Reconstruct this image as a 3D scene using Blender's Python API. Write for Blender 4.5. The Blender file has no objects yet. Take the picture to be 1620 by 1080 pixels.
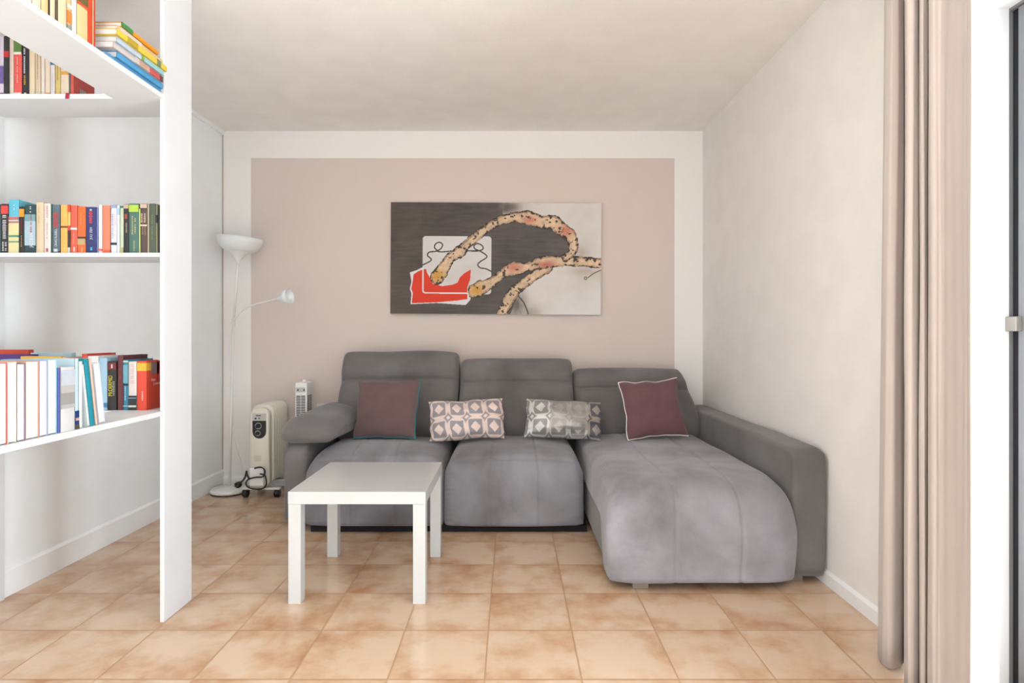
import bpy, bmesh, math, random
import numpy as np
from mathutils import Vector, Matrix, noise
random.seed(7)
S = bpy.context.scene
COL = S.collection
PI = math.pi
FPX = 932.0; CX = 810.0; HY = 528.6; CH = 1.081     # focal length in px, vanishing point, camera height

# ---------------------------------------------------------------- camera, world, light
cd = bpy.data.cameras.new('camera'); cam = bpy.data.objects.new('camera', cd); COL.objects.link(cam)
cd.sensor_width = 36; cd.lens = 36 * FPX / 1620; cd.shift_y = -(540 - HY) / 1620; cd.clip_start = .05
cam.location = (0, 0, CH); cam.rotation_euler = (PI / 2, 0, 0)
S.camera = cam
S.view_settings.view_transform = 'Standard'; S.view_settings.look = 'None'
S.view_settings.gamma = 1; S.view_settings.use_curve_mapping = False
S.view_settings.exposure = 0.42
w = bpy.data.worlds.new('world'); S.world = w; w.use_nodes = True
bg = w.node_tree.nodes['Background']; bg.inputs[0].default_value = (.86, .93, 1, 1); bg.inputs[1].default_value = 1.0
def area(name, loc, rot, sx, sy, power, col):
    l = bpy.data.lights.new(name, 'AREA'); l.shape = 'RECTANGLE'; l.size = sx; l.size_y = sy
    l.energy = power; l.color = col
    o = bpy.data.objects.new(name, l); COL.objects.link(o); o.location = loc; o.rotation_euler = rot
    return o
# daylight coming in through the sliding door on the right and the big window behind the camera
area('daylight_door', (1.95, .85, 1.15), (0, PI / 2, 0), 2.0, 1.7, 104, (.70, .86, 1))
area('daylight_window', (-.3, -2.55, 1.3), (PI / 2, 0, 0), 2.9, 2.3, 28, (.89, .96, 1))
# added upward fill lamps outside both openings, to brighten the ceiling
area('ceiling_fill_door', (2.35, .85, .25), (0, math.radians(128), 0), 1.3, 1.7, 108, (1, .935, .93))
area('ceiling_fill_window', (-.3, -3.0, .2), (math.radians(132), 0, 0), 2.9, 1.3, 72, (.91, .94, 1))
# added sun lamp, unseen: brightens the ceiling by bouncing off the floor behind the camera
sl = bpy.data.lights.new('sun', 'SUN'); sl.energy = 36; sl.angle = .02; sl.color = (.72, .86, 1)
so = bpy.data.objects.new('sun', sl); COL.objects.link(so); so.rotation_euler = (math.radians(38), 0, math.radians(4)); so.location = (0, -5, 6)

# ---------------------------------------------------------------- materials
def lin(c):
    return tuple(((v / 255) / 12.92 if v / 255 <= .04045 else ((v / 255 + .055) / 1.055) ** 2.4) for v in c)
MATS = {}
def mat(name, rgb, rough=.5, bump=0, bscale=200, metal=0, sheen=0, spec=.5, vary=0, vscale=6, coat=0):
    if name in MATS: return MATS[name]
    m = bpy.data.materials.new(name); m.use_nodes = True; MATS[name] = m
    nt = m.node_tree; b = nt.nodes['Principled BSDF']
    c = lin(rgb)
    b.inputs['Base Color'].default_value = (*c, 1); b.inputs['Roughness'].default_value = rough
    b.inputs['Metallic'].default_value = metal; b.inputs['Sheen Weight'].default_value = sheen
    b.inputs['Specular IOR Level'].default_value = spec; b.inputs['Coat Weight'].default_value = coat
    tc = nt.nodes.new('ShaderNodeTexCoord')
    n = nt.nodes.new('ShaderNodeTexNoise'); n.inputs['Scale'].default_value = vscale; n.inputs['Detail'].default_value = 4
    nt.links.new(tc.outputs['Object'], n.inputs['Vector'])
    mx = nt.nodes.new('ShaderNodeMix'); mx.data_type = 'RGBA'
    v = vary if vary else .02
    mx.inputs[6].default_value = (*[x * (1 - v) for x in c], 1); mx.inputs[7].default_value = (*[min(1, x * (1 + v)) for x in c], 1)
    mr = nt.nodes.new('ShaderNodeMapRange'); mr.inputs[1].default_value = .35; mr.inputs[2].default_value = .65
    nt.links.new(n.outputs['Fac'], mr.inputs[0]); nt.links.new(mr.outputs[0], mx.inputs[0])
    nt.links.new(mx.outputs[2], b.inputs['Base Color'])
    if bump:
        nn = nt.nodes.new('ShaderNodeTexNoise'); nn.inputs['Scale'].default_value = bscale; nn.inputs['Detail'].default_value = 3
        bp = nt.nodes.new('ShaderNodeBump'); bp.inputs['Strength'].default_value = bump; bp.inputs['Distance'].default_value = .004
        nt.links.new(tc.outputs['Object'], nn.inputs['Vector']); nt.links.new(nn.outputs['Fac'], bp.inputs['Height'])
        nt.links.new(bp.outputs['Normal'], b.inputs['Normal'])
    return m
def attr_mat(name, rough=.6, sheen=0, metal=0, bump=0, bscale=400):
    m = mat(name, (128, 128, 128), rough, bump, bscale, metal, sheen)
    nt = m.node_tree; b = nt.nodes['Principled BSDF']
    a = nt.nodes.new('ShaderNodeAttribute'); a.attribute_name = 'paint'
    nt.links.new(a.outputs['Color'], b.inputs['Base Color'])
    return m
M_wall = mat('plaster_white', (242, 237, 233), .85, .35, 170)
M_smooth = mat('smooth_white_paint', (246, 248, 249), .3, .02, 30)
M_ceil = mat('stippled_ceiling', (248, 243, 238), .9, .5, 120)
M_trim = mat('white_trim', (246, 246, 246), .4)
M_lam = mat('white_laminate', (218, 218, 219), .4)
M_table = mat('white_lacquer', (199, 199, 197), .2)
M_white = mat('white_plastic', (236, 234, 230), .35)
M_cream = mat('cream_enamel', (226, 220, 205), .35)
M_black = mat('black_plastic', (16, 16, 18), .35)
M_gap = mat('dark_gap', (176, 164, 150), .8)
M_silver = mat('silver_label', (190, 188, 182), .35)
M_alu = mat('grey_aluminium', (128, 127, 130), .4, metal=.3)
M_gasket = mat('black_gasket', (5, 5, 10), .5)
M_chrome = mat('brushed_steel', (150, 144, 137), .35, metal=.5)
M_curt = mat('beige_curtain_cloth', (199, 187, 180), .85, .12, 900, sheen=.2)
M_burg = mat('burgundy_cotton', (104, 68, 74), .8, .25, 1400, sheen=.2)
M_plum = mat('plum_brown_cotton', (102, 78, 78), .8, .25, 1400, sheen=.2)
M_teal = mat('teal_piping', (0, 118, 128), .7)
M_pipew = mat('white_piping', (232, 226, 216), .7)
M_pages = mat('paper_pages', (226, 224, 220), .9, .1, 700, vary=.015, vscale=200)
M_foot = mat('metal_foot', (150, 140, 130), .4, metal=.5)
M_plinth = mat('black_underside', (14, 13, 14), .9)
# wall paint of the back wall: white with a taupe rectangle
def make_back_wall():
    m = mat('plaster_taupe_rectangle', (242, 237, 233), .85, .3, 170)
    nt = m.node_tree; b = nt.nodes['Principled BSDF']; L = nt.links
    tc = nt.nodes.new('ShaderNodeTexCoord'); sx = nt.nodes.new('ShaderNodeSeparateXYZ'); L.new(tc.outputs['Object'], sx.inputs[0])
    def mth(op, a, v):
        n = nt.nodes.new('ShaderNodeMath'); n.operation = op
        L.new(a, n.inputs[0])
        if isinstance(v, (int, float)): n.inputs[1].default_value = v
        else: L.new(v, n.inputs[1])
        return n.outputs[0]
    a = mth('MULTIPLY', mth('GREATER_THAN', sx.outputs[0], -1.870), mth('LESS_THAN', sx.outputs[0], 1.164))
    a = mth('MULTIPLY', a, mth('LESS_THAN', sx.outputs[2], 2.342))
    mx = nt.nodes.new('ShaderNodeMix'); mx.data_type = 'RGBA'
    mx.inputs[6].default_value = (*lin((242, 237, 233)), 1); mx.inputs[7].default_value = (*lin((217, 202, 193)), 1)
    L.new(a, mx.inputs[0]); L.new(mx.outputs[2], b.inputs['Base Color'])
    return m
M_back = make_back_wall()
def make_floor():
    m = bpy.data.materials.new('glazed_terracotta_tiles'); m.use_nodes = True
    nt = m.node_tree; b = nt.nodes['Principled BSDF']; L = nt.links; N = nt.nodes.new
    tc = N('ShaderNodeTexCoord'); sx = N('ShaderNodeSeparateXYZ'); L.new(tc.outputs['Object'], sx.inputs[0])
    def mth(op, a, v=None, c=None):
        n = N('ShaderNodeMath'); n.operation = op
        for i, t in enumerate((a, v, c)):
            if t is None: continue
            if isinstance(t, (int, float)): n.inputs[i].default_value = t
            else: L.new(t, n.inputs[i])
        return n.outputs[0]
    u = mth('DIVIDE', mth('SUBTRACT', sx.outputs[0], -.0862), .3045)
    v = mth('DIVIDE', mth('SUBTRACT', sx.outputs[1], 2.154), .3065)
    fu, fv = mth('FLOOR', u), mth('FLOOR', v)
    du = mth('SUBTRACT', .5, mth('ABSOLUTE', mth('SUBTRACT', mth('SUBTRACT', u, fu), .5)))
    dv = mth('SUBTRACT', .5, mth('ABSOLUTE', mth('SUBTRACT', mth('SUBTRACT', v, fv), .5)))
    d = mth('MINIMUM', du, dv)
    cell = N('ShaderNodeCombineXYZ'); L.new(fu, cell.inputs[0]); L.new(fv, cell.inputs[1])
    wn = N('ShaderNodeTexWhiteNoise'); wn.noise_dimensions = '3D'; L.new(cell.outputs[0], wn.inputs[0])
    off = N('ShaderNodeVectorMath'); off.operation = 'MULTIPLY_ADD'
    L.new(wn.outputs['Color'], off.inputs[0]); off.inputs[1].default_value = (30, 30, 30); L.new(tc.outputs['Object'], off.inputs[2])
    n1 = N('ShaderNodeTexNoise'); n1.inputs['Scale'].default_value = 5; n1.inputs['Detail'].default_value = 4; n1.inputs['Roughness'].default_value = .6
    L.new(off.outputs[0], n1.inputs['Vector'])
    # mottling: browner towards the tile's rim where the noise is high
    rim = mth('SUBTRACT', 1, mth('SMOOTHSTEP' if False else 'MULTIPLY', mth('MINIMUM', d, .2), 5))
    f = mth('ADD', mth('MULTIPLY', mth('SUBTRACT', n1.outputs['Fac'], .43), 3.0), mth('MULTIPLY', rim, .22))
    f = mth('ADD', f, mth('MULTIPLY', mth('SUBTRACT', wn.outputs['Value'], .5), .12))
    cr = N('ShaderNodeValToRGB'); L.new(f, cr.inputs[0])
    e = cr.color_ramp.elements
    e[0].position = 0; e[0].color = (*lin((214, 186, 160)), 1)
    e[1].position = 1; e[1].color = (*lin((178, 130, 92)), 1)
    x = e.new(.45); x.color = (*lin((202, 167, 136)), 1)
    g = mth('LESS_THAN', d, .0075)
    mx = N('ShaderNodeMix'); mx.data_type = 'RGBA'; L.new(g, mx.inputs[0]); L.new(cr.outputs[0], mx.inputs[6])
    mx.inputs[7].default_value = (*lin((172, 136, 102)), 1)
    L.new(mx.outputs[2], b.inputs['Base Color'])
    L.new(mth('ADD', mth('MULTIPLY', g, .4), mth('ADD', .09, mth('MULTIPLY', n1.outputs['Fac'], .12))), b.inputs['Roughness'])
    h = mth('MULTIPLY', mth('MINIMUM', d, .02), 50)
    n2 = N('ShaderNodeTexNoise'); n2.inputs['Scale'].default_value = 14; L.new(tc.outputs['Object'], n2.inputs['Vector'])
    bp = N('ShaderNodeBump'); bp.inputs['Strength'].default_value = .35; bp.inputs['Distance'].default_value = .002
    L.new(mth('ADD', h, mth('MULTIPLY', n2.outputs['Fac'], .35)), bp.inputs['Height']); L.new(bp.outputs['Normal'], b.inputs['Normal'])
    return m
M_floor = make_floor()
def make_velvet(name, lo, hi):
    m = mat(name, (128, 125, 125), .85, .35, 500, sheen=.3)
    nt = m.node_tree; b = nt.nodes['Principled BSDF']; L = nt.links; N = nt.nodes.new
    tc = N('ShaderNodeTexCoord'); n = N('ShaderNodeTexNoise'); n.inputs['Scale'].default_value = 2.4; n.inputs['Detail'].default_value = 6
    n.inputs['Roughness'].default_value = .55; n.inputs['Distortion'].default_value = .35
    L.new(tc.outputs['Object'], n.inputs['Vector'])
    cr = N('ShaderNodeValToRGB'); L.new(n.outputs['Fac'], cr.inputs[0]); e = cr.color_ramp.elements
    e[0].position = .32; e[0].color = (*lin(lo), 1); e[1].position = .68; e[1].color = (*lin(hi), 1)
    L.new(cr.outputs[0], b.inputs['Base Color']); b.inputs['Sheen Roughness'].default_value = .4
    b.inputs['Specular IOR Level'].default_value = .2
    return m
M_sofa = make_velvet('grey_velour', (100, 95, 93), (126, 122, 121))
M_lit2 = make_velvet('grey_velour_lit_chaise', (116, 111, 114), (172, 170, 178))  # lighter copy of the sofa velour, brightness of the chaise put into the colour
M_lit = make_velvet('grey_velour_lit_seat', (106, 101, 103), (152, 151, 158))  # lighter copy for the seats, light likewise put into the colour
def make_glass():
    m = bpy.data.materials.new('window_glass'); m.use_nodes = True; nt = m.node_tree; nt.nodes.clear(); N = nt.nodes.new
    o = N('ShaderNodeOutputMaterial'); t = N('ShaderNodeBsdfTransparent'); g = N('ShaderNodeBsdfGlossy'); g.inputs['Roughness'].default_value = .02
    t.inputs[0].default_value = (.95, .97, .97, 1)
    mx = N('ShaderNodeMixShader'); mx.inputs[0].default_value = .06
    nt.links.new(t.outputs[0], mx.inputs[1]); nt.links.new(g.outputs[0], mx.inputs[2]); nt.links.new(mx.outputs[0], o.inputs[0])
    return m
M_glass = make_glass()
def make_sheer():
    m = bpy.data.materials.new('white_sheer_cloth'); m.use_nodes = True; nt = m.node_tree; nt.nodes.clear(); N = nt.nodes.new
    o = N('ShaderNodeOutputMaterial'); t = N('ShaderNodeBsdfTransparent'); d = N('ShaderNodeBsdfDiffuse'); r = N('ShaderNodeBsdfTranslucent')
    d.inputs[0].default_value = (.95, .95, .95, 1); r.inputs[0].default_value = (.95, .95, .95, 1)
    a = N('ShaderNodeMixShader'); a.inputs[0].default_value = .6; b = N('ShaderNodeMixShader')
    tc = N('ShaderNodeTexCoord'); n = N('ShaderNodeTexNoise'); n.inputs['Scale'].default_value = 300
    nt.links.new(tc.outputs['Object'], n.inputs['Vector'])
    mr = N('ShaderNodeMapRange'); mr.inputs[3].default_value = .7; mr.inputs[4].default_value = .9
    nt.links.new(n.outputs['Fac'], mr.inputs[0]); nt.links.new(mr.outputs[0], b.inputs[0])
    nt.links.new(d.outputs[0], a.inputs[1]); nt.links.new(r.outputs[0], a.inputs[2])
    nt.links.new(t.outputs[0], b.inputs[1]); nt.links.new(a.outputs[0], b.inputs[2]); nt.links.new(b.outputs[0], o.inputs[0])
    return m
M_sheer = make_sheer()
def shade_mat():
    m = mat('frosted_lamp_plastic', (238, 236, 236), .35)
    m.node_tree.nodes['Principled BSDF'].inputs['Subsurface Weight'].default_value = .3
    return m
M_shade = shade_mat()
_cc = {}
def cmat(rgb, rough=.45):
    k = (rgb, rough)
    if k not in _cc: _cc[k] = mat('printed_cover_%02x%02x%02x' % rgb, tuple(v * .86 for v in rgb), rough, vary=.04, vscale=25)
    return _cc[k]

# ---------------------------------------------------------------- mesh helpers
def P(x, y, d): return Vector(((x - CX) / FPX * d, d, CH - (y - HY) / FPX * d))
def PX(x, d): return (x - CX) / FPX * d
def base_of(o):
    v = Vector((0, 0, 0))
    while o: v = v + o.location; o = o.parent
    return v
def obj(name, bm, m, parent=None, world=True, smooth=False):
    me = bpy.data.meshes.new(name)
    if isinstance(bm, tuple): me.from_pydata([tuple(v) for v in bm[0]], [], bm[1])
    else: bm.normal_update(); bm.to_mesh(me); bm.free()
    o = bpy.data.objects.new(name, me); COL.objects.link(o)
    if m: me.materials.append(m)
    if parent:
        o.parent = parent
        if world: me.transform(Matrix.Translation(-base_of(parent)))
    if smooth: me.polygons.foreach_set('use_smooth', [len(p.vertices) < 60 for p in me.polygons])
    me.update()
    return o
def origin(o, p):
    o.data.transform(Matrix.Translation(-Vector(p))); o.location = p; return o
def thing(name, label, cat, loc=(0, 0, 0), group=None):
    o = bpy.data.objects.new(name, None); COL.objects.link(o); o.location = loc; o.empty_display_size = .1
    return tag(o, label, cat, group)
def tag(o, label, cat, group=None):
    o['label'] = label; o['category'] = cat
    if group: o['group'] = group
    return o
def struct(name, bm, m, parent=None, label=None):
    o = obj(name, bm, m, parent)
    if not parent: o['kind'] = 'structure'
    if label: o['label'] = label
    return o
def B(x0, x1, y0, y1, z0, z1, bev=0, bm=None, seg=2):
    own = bmesh.new()
    r = bmesh.ops.create_cube(own, size=1)
    for v in r['verts']:
        v.co = Vector((x0 + (v.co.x + .5) * (x1 - x0), y0 + (v.co.y + .5) * (y1 - y0), z0 + (v.co.z + .5) * (z1 - z0)))
    if bev: bmesh.ops.bevel(own, geom=own.edges[:], offset=bev, segments=seg, profile=.5, affect='EDGES')
    if bm is None: return own
    me = bpy.data.meshes.new('t'); own.to_mesh(me); own.free(); bm.from_mesh(me); bpy.data.meshes.remove(me)
    return bm
def tube_vf(pts, r, n=10, closed=False):
    pts = [Vector(p) for p in pts]; V, F = [], []; k = len(pts)
    rr = r if isinstance(r, (list, tuple)) else [r] * k
    prev = None
    for i, p in enumerate(pts):
        if closed: t = pts[(i + 1) % k] - pts[i - 1]
        else: t = pts[min(i + 1, k - 1)] - pts[max(i - 1, 0)]
        t.normalize()
        if prev is None: a = t.orthogonal().normalized()
        else: a = (prev - t * prev.dot(t)).normalized()
        prev = a; b = t.cross(a)
        for j in range(n):
            an = 2 * PI * j / n; V.append(p + (a * math.cos(an) + b * math.sin(an)) * rr[i])
    for i in range(k if closed else k - 1):
        for j in range(n):
            a0 = i * n + j; a1 = i * n + (j + 1) % n; b0 = ((i + 1) % k) * n + j; b1 = ((i + 1) % k) * n + (j + 1) % n
            F.append((a0, a1, b1, b0))
    if not closed: F.append(tuple(range(n - 1, -1, -1))); F.append(tuple((k - 1) * n + j for j in range(n)))
    return V, F
def smooth_path(pts, sub=8, closed=False):
    pts = [Vector(p) for p in pts]; out = []; n = len(pts)
    for i in range(n if closed else n - 1):
        if closed: p0, p1, p2, p3 = pts[i - 1], pts[i], pts[(i + 1) % n], pts[(i + 2) % n]
        else: p0, p1, p2, p3 = pts[max(i - 1, 0)], pts[i], pts[i + 1], pts[min(i + 2, n - 1)]
        for s in range(sub):
            t = s / sub
            out.append(.5 * ((2 * p1) + (p2 - p0) * t + (2 * p0 - 5 * p1 + 4 * p2 - p3) * t * t + (3 * p1 - p0 - 3 * p2 + p3) * t ** 3))
    if not closed: out.append(pts[-1])
    return out
def lathe_vf(prof, n=40, mtx=None):
    V, F = [], []
    for r, z in prof:
        for j in range(n):
            a = 2 * PI * j / n; V.append(Vector((r * math.cos(a), r * math.sin(a), z)))
    for i in range(len(prof) - 1):
        for j in range(n):
            F.append((i * n + j, i * n + (j + 1) % n, (i + 1) * n + (j + 1) % n, (i + 1) * n + j))
    if prof[0][0] > 1e-5: F.append(tuple(range(n - 1, -1, -1)))
    if prof[-1][0] > 1e-5: F.append(tuple((len(prof) - 1) * n + j for j in range(n)))
    if mtx: V = [mtx @ v for v in V]
    return V, F
def merge(*vfs):
    V, F = [], []
    for v, f in vfs:
        k = len(V); V += list(v); F += [tuple(i + k for i in q) for q in f]
    return V, F
def round_poly(pts, seg=8):
    """pts: (y, z, radius) -> filleted closed outline"""
    out = []; n = len(pts)
    for i in range(n):
        a = Vector(pts[i - 1][:2]); p = Vector(pts[i][:2]); c = Vector(pts[(i + 1) % n][:2]); r = pts[i][2]
        if r <= 0: out.append(p); continue
        u = (a - p); v = (c - p); lu, lv = u.length, v.length; u.normalize(); v.normalize()
        k = min(r, lu * .49, lv * .49)
        s, e = p + u * k, p + v * k
        for j in range(seg + 1):
            t = j / seg; out.append(s * (1 - t) ** 2 + p * 2 * t * (1 - t) + e * t * t)
    return out
def resample(pts, n):
    L = [0]
    for i in range(len(pts)): L.append(L[-1] + (pts[(i + 1) % len(pts)] - pts[i]).length)
    out = []; j = 0
    for k in range(n):
        t = L[-1] * k / n
        while L[j + 1] < t: j += 1
        f = (t - L[j]) / max(1e-9, L[j + 1] - L[j]); out.append(pts[j].lerp(pts[(j + 1) % len(pts)], f))
    return out
def loft(prof, x0, x1, r, n=110, nx=50, warp=None, disp=None, seams=(), prof_seams=(), iw=None, sd=.0055):
    """soft cushion: a Y-Z outline swept along X with rounded ends, sewn grooves and gentle wrinkles"""
    pr = resample(prof, n)
    area_ = sum(pr[i - 1].x * pr[i].y - pr[i].x * pr[i - 1].y for i in range(n))
    sg = 1 if area_ > 0 else -1
    nor = []
    for i in range(n):
        t = pr[(i + 1) % n] - pr[i - 1]; t.normalize(); nor.append(Vector((t.y, -t.x)) * sg)
    st = []
    for k in range(9):
        a = k / 8 * PI / 2; st.append((r * (1 - math.cos(a)), r * (1 - math.sin(a))))
    mid = [(r + (x1 - x0 - 2 * r) * k / nx, 0) for k in range(1, nx)]
    stations = [(0, r * 1.25), ] + st + mid + [(x1 - x0 - a, b) for a, b in reversed(st)] + [(x1 - x0, r * 1.25)]
    V, F = [], []
    for xs, ins in stations:
        for i in range(n):
            q = pr[i] - nor[i] * ins * (iw(pr[i].x, pr[i].y) if iw else 1)
            dd = 0
            if disp and ins < r * 1.1: dd = disp(x0 + xs, q.x, q.y)
            for sx in seams:
                if nor[i].x < -.3 or nor[i].y > .75: dd -= sd * math.exp(-((x0 + xs - sx) / .0065) ** 2)
            for (sy, sz) in prof_seams:
                e = (q - Vector((sy, sz))).length; dd -= .009 * math.exp(-(e / .011) ** 2)
            q = q + nor[i] * dd
            x, y, z = x0 + xs, q.x, q.y
            if warp: x, y, z = warp(x, y, z)
            V.append((x, y, z))
    m = len(stations)
    for a in range(m - 1):
        for i in range(n):
            q = (a * n + i, a * n + (i + 1) % n, (a + 1) * n + (i + 1) % n, (a + 1) * n + i)
            F.append(q if sg < 0 else q[::-1])
    c0 = tuple(range(n)); c1 = tuple((m - 1) * n + i for i in range(n))
    F.append(c0[::-1] if sg < 0 else c0); F.append(c1 if sg < 0 else c1[::-1])
    bm = bmesh.new(); vs = [bm.verts.new(v) for v in V]
    for f in F: bm.faces.new([vs[i] for i in f])
    bmesh.ops.recalc_face_normals(bm, faces=bm.faces)
    return bm
def nz(x, y, z, s, a, seed=0): return noise.noise(Vector((x * s + seed, y * s, z * s))) * a

# ---------------------------------------------------------------- room shell
XL0, XL1 = -2.108, -2.074      # left wall at y=1 and at the back wall (the room is not quite square)
XR = 1.366; YB = 4.22; H = 2.536; YF = -2.2
struct('floor', B(-2.3, 1.75, YF - .1, YB + .1, -.1, 0), M_floor)
struct('ceiling', B(-2.3, 1.75, YF - .1, YB + .1, H, H + .1), M_ceil)
struct('wall_back', B(-2.3, 1.6, YB, YB + .1, 0, H), M_back)
def quadprism(pts, z0, z1):
    V = [(x, y, z0) for x, y in pts] + [(x, y, z1) for x, y in pts]; n = len(pts)
    return V, [tuple(range(n - 1, -1, -1)), tuple(range(n, 2 * n))] + [(i, (i + 1) % n, n + (i + 1) % n, n + i) for i in range(n)]
def xl(y): return XL0 + (XL1 - XL0) * (y - 1) / (YB - 1)
struct('wall_left', quadprism([(xl(YF), YF), (xl(YB), YB), (-2.3, YB), (-2.3, YF)], 0, H), M_smooth)
# right wall with the sliding-door opening
YJ, YN, ZT = 1.79, -.05, 2.075
bm = B(XR, 1.66, YJ, YB, 0, H); B(XR, 1.66, YF, YN, 0, H, bm=bm); B(XR, 1.66, YN, YJ, ZT, H, bm=bm)
struct('wall_right', bm, M_wall)
bm = B(-2.3, -1.75, YF - .1, YF, 0, H); B(1.15, 1.75, YF - .1, YF, 0, H, bm=bm)
B(-1.75, 1.15, YF - .1, YF, 0, .04, bm=bm); B(-1.75, 1.15, YF - .1, YF, 2.4, H, bm=bm)
struct('wall_front', bm, M_wall)
wf = struct('window_1', B(-1.75, 1.15, YF - .08, YF - .03, .04, .1), M_white)  # unseen window, opened down near the floor to admit more fill light
bm = B(-1.75, 1.15, YF - .08, YF - .03, 2.35, 2.4)
for x in (-1.75, -.325, 1.1): B(x, x + .05, YF - .08, YF - .03, .1, 2.35, bm=bm)
struct('window_frame', bm, M_white, wf); struct('window_pane', B(-1.7, 1.1, YF - .06, YF - .055, .1, 2.35), M_glass, wf)
def base_profile(th, h):
    return [(0, 0), (th, 0), (th, h - .012), (th * .45, h - .004), (0, h)]
def baseboard(name, p0, p1, th, h, nrm, m=M_trim):
    a, b = Vector(p0), Vector(p1); nv = Vector(nrm); V = []
    pr = base_profile(th, h)
    for q in (a, b):
        for o_, z in pr: V.append((q.x + nv.x * o_, q.y + nv.y * o_, z))
    n = len(pr)
    return struct(name, (V, [tuple(range(n)), tuple(range(2 * n - 1, n - 1, -1))] + [(i, n + i, n + (i + 1) % n, (i + 1) % n) for i in range(n)]), m)
baseboard('baseboard_left', (xl(-2.2), -2.2), (xl(YB), YB), .013, .115, (1, 0))
baseboard('baseboard_right', (XR, YJ), (XR, YB), .012, .062, (-1, 0))
baseboard('baseboard_back', (xl(YB) + .013, YB), (XR - .012, YB), .012, .07, (0, -1))
# cove strip along the top of the left wall and the open joint in the corner
struct('trim_1', quadprism([(xl(YF), YF), (xl(YB), YB), (xl(YB) + .014, YB), (xl(YF) + .014, YF)], H - .03, H), M_trim)
struct('trim_2', B(xl(YB) + .001, xl(YB) + .0065, YB - .004, YB, .115, H - .03), M_gap)
# sliding door: frame, sash, gasket, glass, latch
d1 = struct('door_1', quadprism([(1.50, YJ), (1.56, YJ), (1.56, YJ - .012), (1.50, YJ - .012)], 0, 2.055), M_alu)
bm = B(1.50, 1.56, YN, YJ, 2.055, 2.075); B(1.50, 1.56, YN, YJ, 0, .02, bm=bm); B(1.50, 1.56, YN, YN + .03, .02, 2.055, bm=bm)
struct('door_frame', bm, M_alu, d1)
struct('door_gasket', B(1.512, 1.548, YJ - .034, YJ - .012, .02, 2.055), M_gasket, d1)
bm = B(1.508, 1.552, YJ - .12, YJ - .034, .02, 2.055, .003); B(1.508, 1.552, .84, .92, .02, 2.055, .003, bm)
B(1.508, 1.552, .92, YJ - .12, 1.98, 2.055, bm=bm); B(1.508, 1.552, .92, YJ - .12, .02, .1, bm=bm)
B(1.508, 1.552, YN + .03, YN + .1, .02, 2.055, bm=bm); B(1.508, 1.552, YN + .1, .84, 1.98, 2.055, bm=bm); B(1.508, 1.552, YN + .1, .84, .02, .1, bm=bm)
struct('door_sash', bm, mat('light_grey_aluminium', (120, 121, 124), .45), d1)
bm = B(1.528, 1.532, .92, YJ - .12, .1, 1.98); B(1.528, 1.532, YN + .1, .84, .1, 1.98, bm=bm)
struct('door_pane', bm, M_glass, d1)
struct('door_handle', B(1.488, 1.508, YJ - .05, YJ - .008, 1.09, 1.134, .003), M_chrome, d1, 'steel latch')
struct('trim_3', B(XR, 1.50, YN, YJ, ZT - .012, ZT), M_lam)       # white soffit and reveal of the opening
struct('trim_4', B(XR - .0, 1.50, YJ - .012, YJ, 0, ZT - .012), M_lam)

# ---------------------------------------------------------------- curtains
def curtain(name, plan, z0, z1, thick, m, sub=10, hem=None, nzs=26, drift=None, wob=.0):
    path = smooth_path([(a, b, 0) for a, b in plan], sub)
    n = len(path); V, F = [], []
    for k in range(nzs + 1):
        t = k / nzs
        for i, p in enumerate(path):
            dx, dy = drift(i / (n - 1), t) if drift else (0, 0)
            z = z0 + (z1 - z0) * t
            V.append((p.x + dx + nz(i * .12, z * 1.3, 0, 1, wob), p.y + dy + nz(i * .12, z * 1.3, 9, 1, wob), z))
    for k in range(nzs):
        for i in range(n - 1):
            F.append((k * n + i, k * n + i + 1, (k + 1) * n + i + 1, (k + 1) * n + i))
    o = obj(name, (V, F), m, smooth=True)
    md = o.modifiers.new('thickness', 'SOLIDIFY'); md.thickness = thick; md.offset = 0
    return o
def cp(px, d): return (PX(px, d), d)
plan = [cp(1404, 2.00), cp(1401, 1.965), cp(1403, 1.925), cp(1410, 1.895), cp(1420, 1.885), cp(1429, 1.895), cp(1434, 1.925), cp(1436, 1.88), cp(1433.5, 1.83), cp(1432.5, 1.775),
        cp(1437, 1.745), cp(1446, 1.74), cp(1452.5, 1.76), cp(1456, 1.79), cp(1455, 1.755), cp(1457, 1.725), cp(1463, 1.715), cp(1467, 1.73), cp(1470.5, 1.755), cp(1469.5, 1.71),
        cp(1471, 1.67), cp(1477, 1.645), cp(1486, 1.64), cp(1493, 1.625), cp(1503, 1.585), cp(1515, 1.54), cp(1527, 1.495), cp(1533, 1.47), cp(1536, 1.45), cp(1541, 1.46)]
def drf(u, t):
    k = max(0, 1 - u * 3.2) ** 1.0
    return (-.024 * (1 - t) * k, 0)
c = curtain('curtain', plan, .012, H - .02, .003, M_curt, drift=drf, wob=.004)
origin(c, (1.2, 1.8, 0)); tag(c, 'floor-length opaque beige curtain drawn aside beside the sliding door', 'curtain')
splan = [cp(1528, 1.60), cp(1536, 1.585), cp(1540, 1.60), cp(1545, 1.575), cp(1549, 1.60), cp(1554, 1.57), cp(1559, 1.595), cp(1564, 1.565), cp(1568, 1.585), cp(1573, 1.56)]
def sdr(u, t):
    return (-.03 * max(0, (t - .55) / .45) ** 1.5 * u + .012 * (1 - t) * u, 0)
c = curtain('sheer_curtain', splan, .02, H - .02, .0012, M_sheer, sub=8, drift=sdr, wob=.004)
origin(c, (1.28, 1.58, 0)); tag(c, 'bright white sheer curtain gathered between beige curtain and door frame', 'curtain')
rail = obj('curtain_track', B(1.12, 1.34, YN, 2.1, H - .02, H, .002), M_white)
origin(rail, (1.23, 1, H - .02)); tag(rail, 'white ceiling track carrying the beige and the sheer curtain', 'curtain track')

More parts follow.
